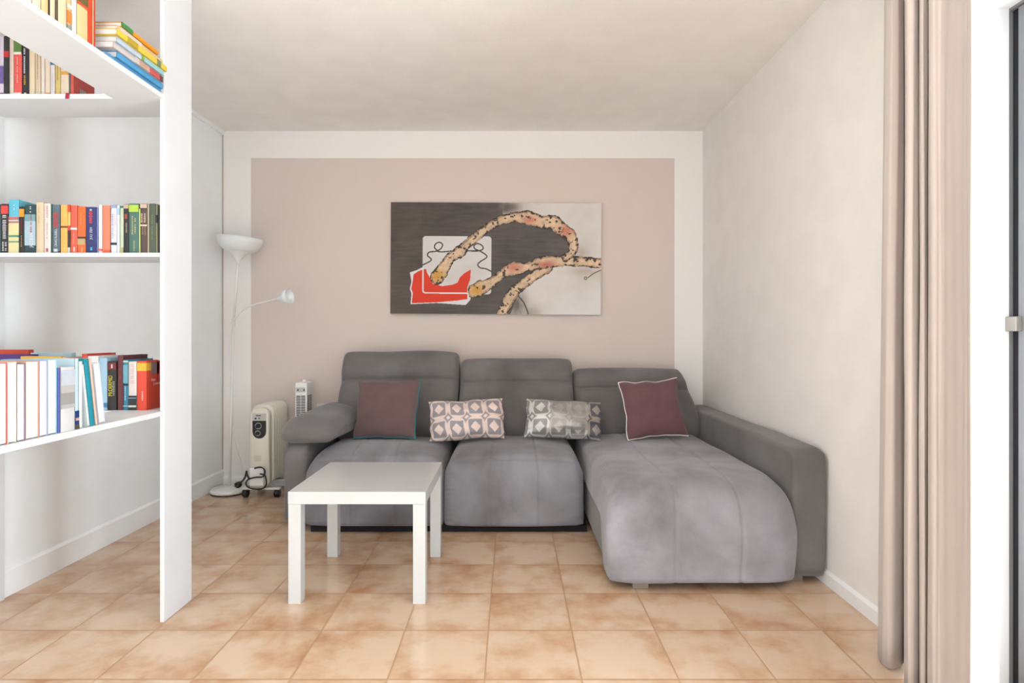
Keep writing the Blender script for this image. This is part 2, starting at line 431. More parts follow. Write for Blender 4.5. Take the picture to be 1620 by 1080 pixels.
# ---------------------------------------------------------------- sofa
sofa = thing('corner_sofa', 'grey velour corner sofa with three seats and a chaise along the right wall', 'sofa', (0, 3.6, 0))
def wrinkle(seed, a=.006):
    return lambda x, y, z: nz(x, y, z, 3.2, a, seed) + nz(x, y, z, 9, a * .35, seed + 5)
def gather(cx, seed, a=.004):
    """small pleats near the side seams of a seat"""
    def f(x, y, z):
        e = min(abs(x - cx[0]), abs(x - cx[1]))
        return nz(x, y, z, 3.2, .006, seed) + math.exp(-(e / .05) ** 2) * a * math.sin(z * 260 + y * 180 + nz(x, y, z, 12, 3, seed))
    return f
def seat(name, x0, x1, seed, seams):
    prof = round_poly([(3.18, .036, .03), (3.165, .30, .12), (3.21, .425, .12), (3.36, .452, .25), (3.95, .43, .03), (3.95, .036, .03)])
    def warp(x, y, z):
        c_ = (x0 + x1) / 2; k = (x - c_) / ((x1 - x0) / 2)
        # the front bulges in plan and the crown is higher in the middle
        return x - k * .05 * max(0, (z - .34) / .12) * .8, y + .035 * abs(k) ** 4, z - .03 * abs(k) ** 3 * (1 if z > .2 else 0) * min(1, max(0, (z - .2) / .2))
    return obj(name, loft(prof, x0, x1, .045, n=240, nx=110, iw=lambda y, z: .25 + .75 * max(0, min(1, (z - .12) / .2)), warp=warp, disp=gather((x0, x1), seed), seams=seams, prof_seams=((3.21, .408),)), M_lit, sofa, smooth=True)
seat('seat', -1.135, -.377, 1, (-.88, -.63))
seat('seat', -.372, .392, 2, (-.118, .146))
# chaise: cushion whose cover falls down the front to the floor, on a lower upholstered base
prof = round_poly([(2.458, .036, .02), (2.440, .25, .1), (2.475, .415, .10), (2.64, .456, .25), (3.95, .445, .03), (3.95, .235, .03), (2.68, .235, .04), (2.60, .036, .02)])
def chwarp(x, y, z):
    c_ = .812; k = (x - c_) / .39; a = abs(k)
    f = max(0, min(1, (z - .25) / .2))
    fr = math.exp(-((y - 2.45) / .25) ** 2)
    edge = max(0, (a - .84) / .16)
    return x - k * .012 * f + .022 * (1 if k > 0 else .5) * (k > 0) * fr * (1 - f) * 0 + .012 * k * math.sin(min(1, z / .45) * PI) * fr, y + .05 * a ** 7 * fr, z - .035 * edge ** 2 * f - .006 * a ** 2 * f
obj('chaise_seat', loft(prof, .412, 1.20, .014, n=300, nx=130, warp=chwarp, disp=gather((.41, 1.6), 3, .004), seams=(.686, .958), prof_seams=((2.480, .408),)), M_lit2, sofa, smooth=True)
obj('chaise_base', B(.425, 1.19, 2.60, 3.95, .036, .234, .012), M_sofa, sofa)
def backrest(x0, x1, zt, zs, seed, flare=0):
    # leaning back cushion with the headrest pad above a seam
    h = zt - .42
    prof = round_poly([(3.76, .40, .05), (3.735, .50, .10), (3.80, zs - .08, .1), (3.875, zs, .012), (3.865, zs + .06, .08), (3.93, zt, .07), (4.03, zt - .005, .06), (4.12, zs, .1), (4.12, .40, .05)])
    def warp(x, y, z):
        k = (x - (x0 + x1) / 2) / ((x1 - x0) / 2)
        x2 = x
        if flare and k > 0:
            t = max(0, min(1, (z - .50) / (zt - .50))); x2 = x - flare * k * t ** 1.6
        return x2, y + .03 * abs(k) ** 5, z - .012 * abs(k) ** 6
    def disp(x, y, z):
        d = nz(x, y, z, 3.4, .008, seed)
        if y < 3.95: d += nz(x * 3, y, z * .6, 5, .005, seed + 3)
        if y < 3.95 and z < .6: d += (.6 - z) * .045 * math.sin(x * 34 + nz(x, 0, z, 4, 3, seed)) * .5
        return d
    return obj('backrest', loft(prof, x0, x1, .034, n=260, nx=60, warp=warp, disp=disp, prof_seams=((3.872, zs),)), M_sofa, sofa, smooth=True)
backrest(-1.135, -.358, .968, .785, 11)
backrest(-.345, .404, .921, .765, 12)
backrest(.413, 1.215, .858, .728, 13, flare=.085)
# back frame, arms
obj('back_frame', B(-1.13, 1.19, 3.96, 4.16, .036, .60, .02, seg=3), M_sofa, sofa, smooth=False)
obj('armrest', loft(round_poly([(3.275, .036, .02), (3.27, .44, .05), (3.33, .49, .06), (4.10, .49, .05), (4.10, .036, .02)]), -1.272, -1.142, .025, nx=12, disp=wrinkle(21, .006)), M_sofa, sofa, smooth=True)
prof = round_poly([(3.235, .478, .04), (3.215, .56, .07), (3.30, .622, .10), (3.75, .640, .3), (4.02, .622, .06), (4.03, .478, .05)])
def awarp(x, y, z):
    k = (x + 1.13) / .16; t = (y - 3.23) / .8; a = abs(k)
    u = max(0, (z - .49) / .14)
    return x + .03 * t * (k > 0), y + .03 * a ** 3 * (t < .3), z - u * .045 * a ** 2.6 - u * .02 * max(0, k)
obj('armrest_cushion', loft(prof, -1.292, -.985, .05, nx=40, n=180, warp=awarp, disp=wrinkle(22, .009)), M_sofa, sofa, smooth=True)
obj('armrest', loft(round_poly([(2.535, .036, .015), (2.525, .575, .03), (2.60, .588, .03), (4.15, .588, .03), (4.15, .036, .02)]), 1.206, 1.354, .022, nx=14, disp=wrinkle(23, .004), prof_seams=((2.53, .57),)), M_sofa, sofa, smooth=True)
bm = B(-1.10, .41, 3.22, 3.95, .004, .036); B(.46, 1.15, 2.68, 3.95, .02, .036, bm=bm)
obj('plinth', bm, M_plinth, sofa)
for x, y in ((.545, 2.50), (1.24, 2.58), (.5, 3.5), (1.28, 4.05), (-1.2, 3.33), (-1.2, 4.0)):
    obj('foot', B(x - .035, x + .035, y, y + .05, 0, .036, .003), M_foot, sofa)

# ---------------------------------------------------------------- cushions on the sofa
def pillow(name, wd, ht, th, m, label, loc, rot, pipe=None, pipe_label=None, sides='brtl', colour=None, nu=40, nv=40, pinch=.06, seed=0):
    V, F, C = [], [], []
    bound = {}
    def pos(u, v, s):
        x = u * wd / 2 * (1 - pinch * (1 - v * v) * abs(u) ** 3)
        z = v * ht / 2 * (1 - pinch * (1 - u * u) * abs(v) ** 3)
        e = max(0, (1 - u ** 2)) ** .55 * max(0, (1 - v ** 2)) ** .55
        r = math.sqrt(u * u + v * v)
        y = s * th / 2 * e
        ed = 1 - min(1, min(1 - abs(u), 1 - abs(v)) * 3.0)
        y += s * e * (nz(u, v, s, 2.4, .02, seed) + ed * nz(u * 3, v * 3, s, 2.2, .012, seed + 4))
        x += nz(v * 2, u * .5, seed, 1.2, .012); z += nz(u * 2, v * .5, seed + 7, 1.2, .010)
        return (x, y, z + ht / 2)
    for s in (-1, 1):
        for j in range(nv + 1):
            for i in range(nu + 1):
                u = -1 + 2 * i / nu; v = -1 + 2 * j / nv
                u_ = math.sin(u * PI / 2); v_ = math.sin(v * PI / 2)
                V.append(pos(u_, v_, s))
                if colour: C.append(colour(u_ * wd / 2, v_ * ht / 2))
    k = (nu + 1) * (nv + 1)
    for s in (0, 1):
        for j in range(nv):
            for i in range(nu):
                a = s * k + j * (nu + 1) + i; q = (a, a + 1, a + nu + 2, a + nu + 1)
                F.append(q if s == 0 else q[::-1])
    root = thing(name, label, 'cushion', loc); root.rotation_euler = rot
    o = obj('cushion_cover', (V, F), m, root, world=False, smooth=True)
    if colour:
        at = o.data.color_attributes.new('paint', 'FLOAT_COLOR', 'POINT')
        at.data.foreach_set('color', [t for c_ in C for t in (*lin(c_), 1)])
    bmm = bmesh.new(); bmm.from_mesh(o.data); bmesh.ops.remove_doubles(bmm, verts=bmm.verts, dist=1e-5); bmm.to_mesh(o.data); bmm.free()
    if pipe:
        t_ = [math.sin((-1 + 2 * i / 24) * PI / 2) for i in range(25)]
        seg = {'b': [pos(a, -1, 0) for a in t_], 'r': [pos(1, a, 0) for a in t_], 't': [pos(-a, 1, 0) for a in t_], 'l': [pos(-1, -a, 0) for a in t_]}
        rim = [p_ for k_ in sides for p_ in seg[k_][:-1]] + ([seg[sides[-1]][-1]] if len(sides) < 4 else [])
        q = obj('piping', tube_vf(rim, .0035, 8, len(sides) == 4), pipe, root, world=False, smooth=True)
        if pipe_label: q['label'] = pipe_label
    return root
def pat(lightc, darkc, mx, my, cell, ox, oz, fade=None):
    def f(x, z):
        a = (x - ox) / cell; b = (z - oz) / cell * .92
        fx = a - math.floor(a) - .5; fz = b - math.floor(b) - .5
        ax, az = abs(fx), abs(fz)
        cx_, cz_ = .5 - ax, .5 - az
        mixv = 1
        sq = max(ax, az)
        rs = sq if (ax < .3 or az < .3) else max(sq, .3 + math.hypot(ax - .3, az - .3))
        if rs < .37: mixv = 0
        if ax + az < .27: mixv = 1
        s_ = (cx_ ** .75 + cz_ ** .75)
        if s_ < .40: mixv = 0
        if cx_ + cz_ < .12: mixv = 1
        if fade: return fade(x, z, mixv)
        return tuple(darkc[i] + (lightc[i] - darkc[i]) * mixv for i in range(3))
    return f
sy = math.radians
pillow('throw_cushion', .395, .365, .14, M_plum, 'plum brown square cushion with teal piping, at the left armrest', (PX(606, 3.60) + .02, 3.545, .452), (sy(-20), sy(-1.5), sy(-6)), M_teal, 'teal piping', sides='br', seed=3)
pillow('throw_cushion', .365, .352, .13, M_burg, 'burgundy square cushion with white piping on the chaise', (PX(1037, 3.56), 3.50, .468), (sy(-20), sy(-4), sy(5)), M_pipew, 'white piping', sides='tlb', seed=8)
M_p1 = attr_mat('satin_pattern_cloth', .5, .2, .1, .15, 900); M_p2 = attr_mat('silver_pattern_cloth', .38, .2, .35, .15, 900)
pillow('lumbar_cushion', .455, .245, .13, M_p1, 'oblong beige and lilac cushion with crisp diamond pattern, left of the two patterned ones', (PX(741, 3.58), 3.52, .452), (sy(-22), sy(-2.5), sy(3)),
       colour=pat((222, 200, 190), (146, 138, 143), 0, 0, .112, .0, .0), nu=220, nv=130, seed=14, pinch=.03)
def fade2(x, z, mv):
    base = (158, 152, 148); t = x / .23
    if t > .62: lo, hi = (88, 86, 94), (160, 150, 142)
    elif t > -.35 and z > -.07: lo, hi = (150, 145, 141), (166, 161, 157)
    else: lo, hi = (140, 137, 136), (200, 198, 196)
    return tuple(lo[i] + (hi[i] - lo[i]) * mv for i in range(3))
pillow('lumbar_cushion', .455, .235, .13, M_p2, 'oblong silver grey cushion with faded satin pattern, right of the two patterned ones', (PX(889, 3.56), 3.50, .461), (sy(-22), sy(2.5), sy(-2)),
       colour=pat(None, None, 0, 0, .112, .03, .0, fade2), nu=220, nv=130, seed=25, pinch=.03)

# ---------------------------------------------------------------- side table
tx0, tx1, ty0, ty1 = -.898, -.346, 2.36, 2.91
tb = thing('side_table', 'small square white side table standing in front of the sofa', 'table', ((tx0 + tx1) / 2, (ty0 + ty1) / 2, 0))
obj('tabletop', B(tx0, tx1, ty0, ty1, .400, .450, .0015), M_table, tb)
for x in (tx0 + .001, tx1 - .051):
    for y in (ty0 + .001, ty1 - .051): obj('leg', B(x, x + .05, y, y + .05, 0, .3995, .0012), M_table, tb)

# ---------------------------------------------------------------- painting (1.5 x 0.8 m canvas)
def paint_canvas():
    W_, H_ = 700, 376
    xs = np.linspace(80, 1538, W_)[None, :].repeat(H_, 0); ys = np.linspace(863, 88, H_)[:, None].repeat(W_, 1)
    rng = np.random.RandomState(4)
    def vn(nx, ny):
        g = rng.rand(ny + 2, nx + 2); u = np.linspace(0, nx, W_); v = np.linspace(0, ny, H_)
        i = u.astype(int); j = v.astype(int); fu = u - i; fv = v - j; fu = fu * fu * (3 - 2 * fu); fv = fv * fv * (3 - 2 * fv)
        a = g[np.ix_(j, i)]; b = g[np.ix_(j, i + 1)]; c_ = g[np.ix_(j + 1, i)]; d = g[np.ix_(j + 1, i + 1)]
        return (a * (1 - fu) + b * fu) * (1 - fv)[:, None] + (c_ * (1 - fu) + d * fu) * fv[:, None]
    def fbm(nx, ny): return .5 * vn(nx, ny) + .3 * vn(nx * 2, ny * 2) + .2 * vn(nx * 4, ny * 4)
    img = np.zeros((H_, W_, 3))
    def inpoly(pts):
        m = np.zeros((H_, W_), bool); n = len(pts)
        for i in range(n):
            x1, y1 = pts[i]; x2, y2 = pts[(i + 1) % n]
            if y1 == y2: continue
            c_ = (ys > min(y1, y2)) & (ys <= max(y1, y2)); xi = x1 + (ys - y1) * (x2 - x1) / (y2 - y1)
            m ^= c_ & (xs < xi)
        return m
    def segd(pts, rad=False):
        best = np.full((H_, W_), 1e9); bt = np.zeros((H_, W_)); side = np.zeros((H_, W_))
        for i in range(len(pts) - 1):
            a, b = pts[i], pts[i + 1]
            dx, dy = b[0] - a[0], b[1] - a[1]; L2 = dx * dx + dy * dy
            t = np.clip(((xs - a[0]) * dx + (ys - a[1]) * dy) / L2, 0, 1)
            d = np.hypot(xs - a[0] - t * dx, ys - a[1] - t * dy)
            if rad: d = d - (a[2] + (b[2] - a[2]) * t)
            k = d < best; best[k] = d[k]; bt[k] = (i + t)[k]; side[k] = ((xs - a[0]) * dy - (ys - a[1]) * dx)[k]
        return best, bt, side
    def sp(pts, sub=6):
        q = smooth_path([(p[0], p[1], p[2] if len(p) > 2 else 0) for p in pts], sub); return [(v.x, v.y, v.z) for v in q]
    def put(mask, colr, a=1.0):
        colr = np.array(colr, float)
        aa = (mask * a)[..., None]; img[:] = img * (1 - aa) + colr * aa
    wob = (fbm(60, 32) - .5)
    # light ground with smears
    put(np.ones((H_, W_)), (222, 214, 207)); put(np.clip(fbm(10, 6) * 1.6 - .7, 0, 1), (196, 184, 174), .6)
    put(np.clip((ys - 600) / 250, 0, 1) * np.clip((xs - 1100) / 200, 0, 1), (228, 226, 228), .6)
    def blob(cx_, cy_, rx, ry, colr, a): put(np.exp(-((xs - cx_) / rx) ** 2 - ((ys - cy_) / ry) ** 2) * np.clip(.4 + fbm(50, 12) * 1.1, 0, 1), colr, a)
    blob(900, 120, 90, 40, (120, 108, 98), .9); blob(1400, 440, 60, 60, (170, 152, 138), .6); blob(960, 800, 60, 90, (90, 80, 72), .9)
    blob(1430, 560, 110, 30, (180, 165, 152), .7); blob(1060, 860, 60, 60, (140, 128, 118), .6)
    dark = [(60, 60), (850, 60), (856, 170), (960, 170), (1040, 160), (1180, 205), (1290, 290), (1345, 360), (1335, 430), (1285, 480), (1180, 560), (1070, 615), (965, 730), (905, 880), (60, 880)]
    shift = wob * 14
    xs_, ys_ = xs, ys
    dm = inpoly(dark)
    blob(870, 120, 60, 45, (96, 84, 78), 1.0)
    dk = 58 + fbm(9, 5) * 30 + (fbm(14, 60) - .5) * 22
    dcol = np.stack([dk * 1.10, dk * 1.01, dk * .98], -1)
    warm = np.clip(1 - xs / 1100, 0, 1)[..., None]
    dcol = dcol * (1 - warm * np.array([-.04, .03, .12]))
    img[dm] = dcol[dm]
    blob(845, 110, 22, 30, (128, 116, 108), .8)
    # white rounded panel
    rx = np.maximum(np.abs(xs - 540) - 238 + 22, 0); ry = np.maximum(np.abs(ys - 524) - 201 + 22, 0)
    put(np.hypot(rx, ry) < 22, (219, 214, 212)); put((np.hypot(rx, ry) < 22) * np.clip(fbm(8, 6) * 1.4 - .6, 0, 1), (196, 182, 170), .5)
    loops = sp([(300, 525), (362, 490), (336, 458), (348, 435), (400, 426), (384, 402), (392, 376), (420, 366), (440, 384), (426, 412), (402, 427), (440, 432), (520, 425), (610, 424), (690, 424), (720, 408), (712, 386), (682, 373), (658, 387), (664, 410), (700, 426), (738, 450), (744, 470), (702, 498), (684, 520), (700, 541), (740, 548), (778, 566)])
    put(segd(loops)[0] < 4.5, (64, 56, 54))
    red = [(240, 590), (268, 570), (300, 556), (325, 550), (335, 580), (350, 605), (375, 655), (440, 670), (510, 660), (545, 645), (560, 610), (590, 580), (637, 553), (632, 620), (612, 680), (612, 760), (540, 770), (400, 783), (228, 790), (236, 720), (224, 690), (234, 640)]
    wl = [(216, 575), (262, 560), (300, 541), (300, 600), (232, 640), (222, 690), (234, 720), (226, 790), (400, 782), (612, 764), (612, 700), (640, 740), (632, 768), (600, 800), (400, 790), (224, 796), (226, 720), (216, 690), (228, 640)]
    put(inpoly([(214, 576), (262, 560), (300, 541), (318, 548), (500, 720), (618, 690), (640, 735), (632, 768), (600, 801), (400, 788), (220, 797), (226, 722), (214, 690), (226, 640)]), (226, 222, 220))
    put(inpoly(red), (224, 50, 6))
    put(segd([(305, 545), (305, 700), (309, 712), (322, 717), (616, 719)])[0] < 4.8, (228, 222, 220))
    def branch(pts, spots, sd):
        pts = sp(pts, 5); d, t, s = segd(pts, True)
        d = d + wob * 18 - 8
        body = d < 0
        f = fbm(40, 22)
        img[body] = (np.array((222, 190, 156)) * (.82 + .3 * f[..., None]))[body]
        put(body & (d > -12), (150, 112, 82), .35)
        put(body & (s > 0) & (d > -14), (120, 90, 70), .35)
        for cx_, cy_, rx_, ry_, colr, a in spots:
            e = np.exp(-(((xs - cx_) / rx_) ** 2 + ((ys - cy_) / ry_) ** 2)); put(body * e, colr, a)
        bl = fbm(70, 40)
        put(body & (d > -8) & (bl > .53), (38, 30, 28)); put(body & (bl > .66), (60, 48, 42)); put((np.abs(d) < 2.6) & (bl > .36), (46, 36, 32), .85)
    g = (214, 150, 52); pk = (206, 128, 106)
    branch([(1165, 540, 26), (1080, 592, 26), (1000, 655, 26), (935, 712, 28), (885, 790, 30), (842, 880, 24)], [], 1)
    branch([(658, 705, 36), (700, 682, 40), (770, 648, 26), (830, 602, 18), (890, 560, 30), (950, 545, 36), (1030, 533, 26), (1130, 502, 34), (1220, 492, 30), (1330, 490, 26), (1450, 497, 26), (1550, 505, 26)],
           [(675, 695, 46, 34, g, 1), (935, 540, 52, 32, pk, 1), (1160, 520, 60, 26, (186, 106, 84), 1)], 2)
    branch([(400, 612, 38), (440, 556, 36), (480, 492, 26), (530, 446, 26), (562, 428, 34), (600, 385, 20), (680, 318, 22), (740, 272, 18), (830, 215, 22), (930, 188, 24), (1030, 192, 38), (1130, 222, 34), (1200, 222, 38), (1270, 272, 38), (1325, 315, 34), (1345, 375, 24), (1335, 432, 18), (1290, 470, 18)],
           [(402, 596, 44, 40, g, 1), (1045, 206, 46, 26, pk, 1), (1295, 280, 44, 44, pk, 1)], 3)
    put(segd(sp([(965, 735), (1006, 785), (1040, 870)]))[0] < 4.5, (66, 56, 52))
    put(segd(sp([(1545, 550), (1490, 575), (1448, 605)]))[0] < 3.2, (96, 66, 50)); put(np.abs(np.hypot(xs - 1432, ys - 610) - 9) < 3, (70, 52, 44))
    put((np.abs(ys - 338) < 1.6) & (xs > 790) & (xs < 975), (140, 134, 132), .6)
    img[:] = np.clip(img * .97, 0, 255)
    return W_, H_, img
Wp, Hp, IMG = paint_canvas()
pw, ph = 1.496, .793
pt = thing('canvas_painting', 'wide unframed canvas with twisted branch forms, red shape and dark ground', 'painting', (PX(784.5, 4.19), 4.215, P(0, 408.6, 4.18).z))
pt.rotation_euler = (0, sy(.32), 0)
obj('canvas', B(-pw / 2, pw / 2, -.034, 0, -ph / 2, ph / 2, .002), mat('raw_canvas_edge', (226, 220, 210), .8), pt, world=False)
V = []; 
gx = np.linspace(-pw / 2 + .001, pw / 2 - .001, Wp); gz = np.linspace(-ph / 2 + .001, ph / 2 - .001, Hp)
co = np.zeros((Hp, Wp, 3)); co[..., 0] = gx[None, :]; co[..., 1] = -.0345; co[..., 2] = gz[:, None]
me = bpy.data.meshes.new('painted_picture'); me.vertices.add(Wp * Hp); me.vertices.foreach_set('co', co.ravel())
idx = np.arange(Wp * Hp).reshape(Hp, Wp); q = np.stack([idx[:-1, :-1], idx[:-1, 1:], idx[1:, 1:], idx[1:, :-1]], -1).reshape(-1, 4)
me.loops.add(q.size); me.loops.foreach_set('vertex_index', q.ravel().astype(np.int32)); me.polygons.add(len(q)); me.polygons.foreach_set('loop_start', np.arange(0, q.size, 4, dtype=np.int32))
me.update(calc_edges=True); me.validate()
at = me.color_attributes.new('paint', 'FLOAT_COLOR', 'POINT'); s_ = IMG / 255
ln = np.where(s_ <= .04045, s_ / 12.92, ((s_ + .055) / 1.055) ** 2.4); rgba = np.ones((Hp, Wp, 4)); rgba[..., :3] = ln; at.data.foreach_set('color', rgba.ravel())
me.materials.append(attr_mat('artist_paint', .6, bump=.15, bscale=600))
o = bpy.data.objects.new('painted_picture', me); COL.objects.link(o); o.parent = pt

# ---------------------------------------------------------------- floor lamp
lx, ly = -1.932, 4.03
lamp = thing('floor_lamp', 'tall white uplighter floor lamp with a side reading arm, in the back left corner', 'lamp', (lx, ly, 0))
obj('base', lathe_vf([(0, .008), (.118, .008), (.121, .014), (.121, .024), (.112, .033), (.05, .040), (.012, .046), (0, .046)], 48, Matrix.Translation((lx, ly, 0))), M_white, lamp, smooth=True)
obj('base_ring', lathe_vf([(0, 0), (.119, 0), (.119, .008), (0, .008)], 48, Matrix.Translation((lx, ly, 0))), M_black, lamp)
ptop = P(376.5, 416, 4.0); pm = P(369.5, 508, 4.01); pb = Vector((lx, ly, .044))
obj('pole', tube_vf([pb, pb.lerp(pm, .5), pm], .0085, 14), M_white, lamp, smooth=True)
obj('pole', tube_vf([pm, ptop + Vector((0, 0, .005))], .0085, 14), M_white, lamp, smooth=True)
obj('joint', tube_vf([pm - Vector((0, 0, .03)), pm + Vector((0, 0, .02))], .0125, 14), M_white, lamp, smooth=True)
# bowl, tilted a few degrees
tilt = Matrix.Translation(ptop) @ Matrix.Rotation(math.radians(5), 4, 'Y')
obj('shade_holder', lathe_vf([(.0095, 0), (.012, .01), (.03, .04), (.052, .064), (.075, .074), (.078, .078), (.0, .078)], 40, tilt), M_white, lamp, smooth=True)
obj('lamp_shade', lathe_vf([(.055, .074), (.09, .078), (.118, .100), (.138, .135), (.150, .170), (.147, .171), (.134, .137), (.113, .104), (.086, .084), (.0, .082)], 56, tilt), M_shade, lamp, smooth=True)
arm = smooth_path([P(370, 508, 4.0), P(376, 499, 3.98), P(386, 489, 3.96), P(400, 482.5, 3.94), P(420, 477, 3.92), P(440, 472.5, 3.90)], 6)
obj('reading_arm', tube_vf(arm, .0055, 10), M_white, lamp, smooth=True)
ha, hb = P(437, 473.5, 3.90), P(463, 467, 3.87)
dirv = (hb - ha).normalized(); rot = dirv.to_track_quat('Z', 'Y').to_matrix().to_4x4(); mt = Matrix.Translation(ha) @ rot
obj('reading_shade', lathe_vf([(.007, -.002), (.010, .008), (.016, .028), (.026, .045), (.038, .058), (.044, .075), (.049, .104), (.047, .104), (.041, .075), (.034, .060), (.0, .05)], 36, mt), M_shade, lamp, smooth=True)
obj('cord_switch', B(-.0085, .0085, -.008, .008, -.03, .03, .003).copy() if False else (lambda b_: (bmesh.ops.translate(b_, vec=P(364, 552, 3.995), verts=b_.verts), b_)[1])(B(-.0085, .0085, -.008, .008, -.03, .03, .003)), M_white, lamp)
cord = smooth_path([P(371, 455, 3.99), P(369.5, 500, 3.995), P(364.5, 535, 3.99), P(364, 552, 3.985), P(365, 575, 3.99), P(367, 610, 4.01), P(368.5, 660, 4.03), P(372, 700, 4.06), P(380, 725, 4.1), P(384, 742, 4.14), P(386, 757, 4.16)], 6)
obj('cord', tube_vf(cord, .0018, 6), M_white, lamp, smooth=True)

# ---------------------------------------------------------------- oil radiator
hx, hy0 = -1.664, 3.88
rad = thing('oil_radiator', 'cream oil-filled electric radiator on castors beside the sofa arm', 'heater', (hx, hy0, 0))
def fin_outline(wd, z0, z1, r, n=8):
    pts = []
    for cx_, cz_, a0 in ((wd - r, z0 + r, -90), (wd - r, z1 - r, 0), (-wd + r, z1 - r, 90), (-wd + r, z0 + r, 180)):
        for k in range(n + 1):
            a = math.radians(a0 + 90 * k / n); pts.append((cx_ + r * math.cos(a), cz_ + r * math.sin(a)))
    return pts
def slab(outl, y0, y1, edge=.006):
    """rounded slab in X-Z between y0 and y1 with softened rim"""
    V = []; n = len(outl); cx_ = sum(p[0] for p in outl) / n; cz_ = sum(p[1] for p in outl) / n
    for y, ins in ((y0, edge), (y0 + edge * .5, edge * .3), (y0 + edge, 0), (y1 - edge, 0), (y1 - edge * .5, edge * .3), (y1, edge)):
        for x, z in outl:
            v = Vector((x - cx_, z - cz_)); l = v.length; v = v * ((l - ins) / l); V.append((hx + cx_ + v.x, y, cz_ + v.y))
    F = [tuple(range(n)), tuple(5 * n + i for i in range(n - 1, -1, -1))]
    for k in range(5):
        for i in range(n): F.append((k * n + i, (k + 1) * n + i, (k + 1) * n + (i + 1) % n, k * n + (i + 1) % n))
    return V, F
obj('control_housing', slab(fin_outline(.064, .062, .595, .05), hy0, hy0 + .05, .012), M_cream, rad, smooth=True)
for k in range(9):
    y = hy0 + .058 + k * .0285
    obj('fin', slab(fin_outline(.074, .085, .612, .05), y, y + .012, .005), M_cream, rad, smooth=True)
obj('core', B(hx - .045, hx + .045, hy0 + .05, hy0 + .30, .12, .575, .01), M_cream, rad)
fy = hy0 - .0015
def panel(pts, m, name, par, y0=fy, th=.0015):
    n = len(pts); V = [(hx + a, y0, b) for a, b in pts] + [(hx + a, y0 + th, b) for a, b in pts]
    return obj(name, (V, [tuple(range(n)), tuple(range(2 * n - 1, n - 1, -1))] + [(i, n + i, n + (i + 1) % n, (i + 1) % n) for i in range(n)]), m, par)
pan = [(-.045, .512), (-.045, .44), (-.040, .418), (-.024, .400), (0, .394), (.024, .400), (.040, .418), (.045, .44), (.045, .512)]
cp_ = panel(pan, M_black, 'control_panel', rad)
cp_['label'] = 'black control panel'
panel([(-.045, .515), (.045, .515), (.045, .560), (-.045, .560)], M_silver, 'brand_plate', rad)
for x0_, z0_, w_, h_ in ((-.022, .543, .034, .006), (-.03, .522, .012, .010), (-.004, .524, .008, .008)):
    panel([(x0_, z0_), (x0_ + w_, z0_), (x0_ + w_, z0_ + h_), (x0_, z0_ + h_)], M_black, 'plate_marking', rad, fy - .0008, .0008)
for (kx, kz, r) in ((-.006, .478, .017), (-.010, .430, .014)):
    mt = Matrix.Translation((hx + kx, fy, kz)) @ Matrix.Rotation(PI / 2, 4, 'X')
    kn = obj('knob', lathe_vf([(0, 0), (r, 0), (r * .85, .014), (0, .014)], 28, mt), M_black, rad, smooth=False)
    obj('knob_ring', lathe_vf([(r + .001, 0), (r + .004, 0), (r + .004, .002), (r + .001, .002), (r + .001, 0)], 32, mt), M_silver, kn)
panel([(-.032, .245), (.012, .245), (.012, .283), (-.032, .283)], mat('pale_sticker', (206, 200, 186), .5), 'rating_sticker', rad)
obj('cord_bracket', B(hx - .058, hx + .035, hy0 - .022, hy0, .085, .205, .006), M_white, rad)
ck = lambda x, z, y=0: (hx + x, hy0 - .028 - y, z)
crd = smooth_path([ck(-.02, .205), ck(.02, .212), ck(.045, .195), ck(.046, .165), ck(.03, .150, .006), ck(-.01, .148, .01), ck(-.055, .135, .006), ck(-.075, .11), ck(-.062, .082), ck(-.02, .070), ck(.03, .072), ck(.055, .095), ck(.056, .13), ck(.045, .16), ck(.02, .172, .012)], 6)
obj('power_cord', tube_vf(crd, .0048, 8), M_black, rad, smooth=True)
crd = smooth_path([ck(-.05, .14, .01), ck(-.065, .165, .008), ck(-.072, .185), ck(-.080, .15), ck(-.095, .125, .006), ck(-.118, .108, .01)], 6)
pc = obj('power_cord', tube_vf(crd, .0062, 8), M_black, rad, smooth=True)
mt = Matrix.Translation((hx - .122, hy0 - .036, .100)) @ Matrix.Rotation(PI / 2, 4, 'X')
pl = obj('plug', lathe_vf([(0, -.012), (.02, -.012), (.021, .008), (.012, .020), (0, .020)], 20, mt), M_black, rad, smooth=True)
for dx in (-.009, .009): obj('plug_pin', tube_vf([(hx - .122 + dx, hy0 - .05, .1), (hx - .122 + dx, hy0 - .075, .1)], .0024, 8), mat('brass', (196, 160, 96), .3, metal=.9), pl)
for yy in (hy0 + .035, hy0 + .265):
    ft = obj('castor_bracket', B(hx - .125, hx + .125, yy - .018, yy + .018, .052, .066, .004), M_white, rad)
    for xx in (-.105, .105):
        mt = Matrix.Translation((hx + xx - .016, yy, .027)) @ Matrix.Rotation(PI / 2, 4, 'Y')
        obj('castor', lathe_vf([(0, 0), (.024, 0), (.027, .004), (.027, .028), (.024, .032), (0, .032)], 24, mt), M_black, ft, smooth=False)

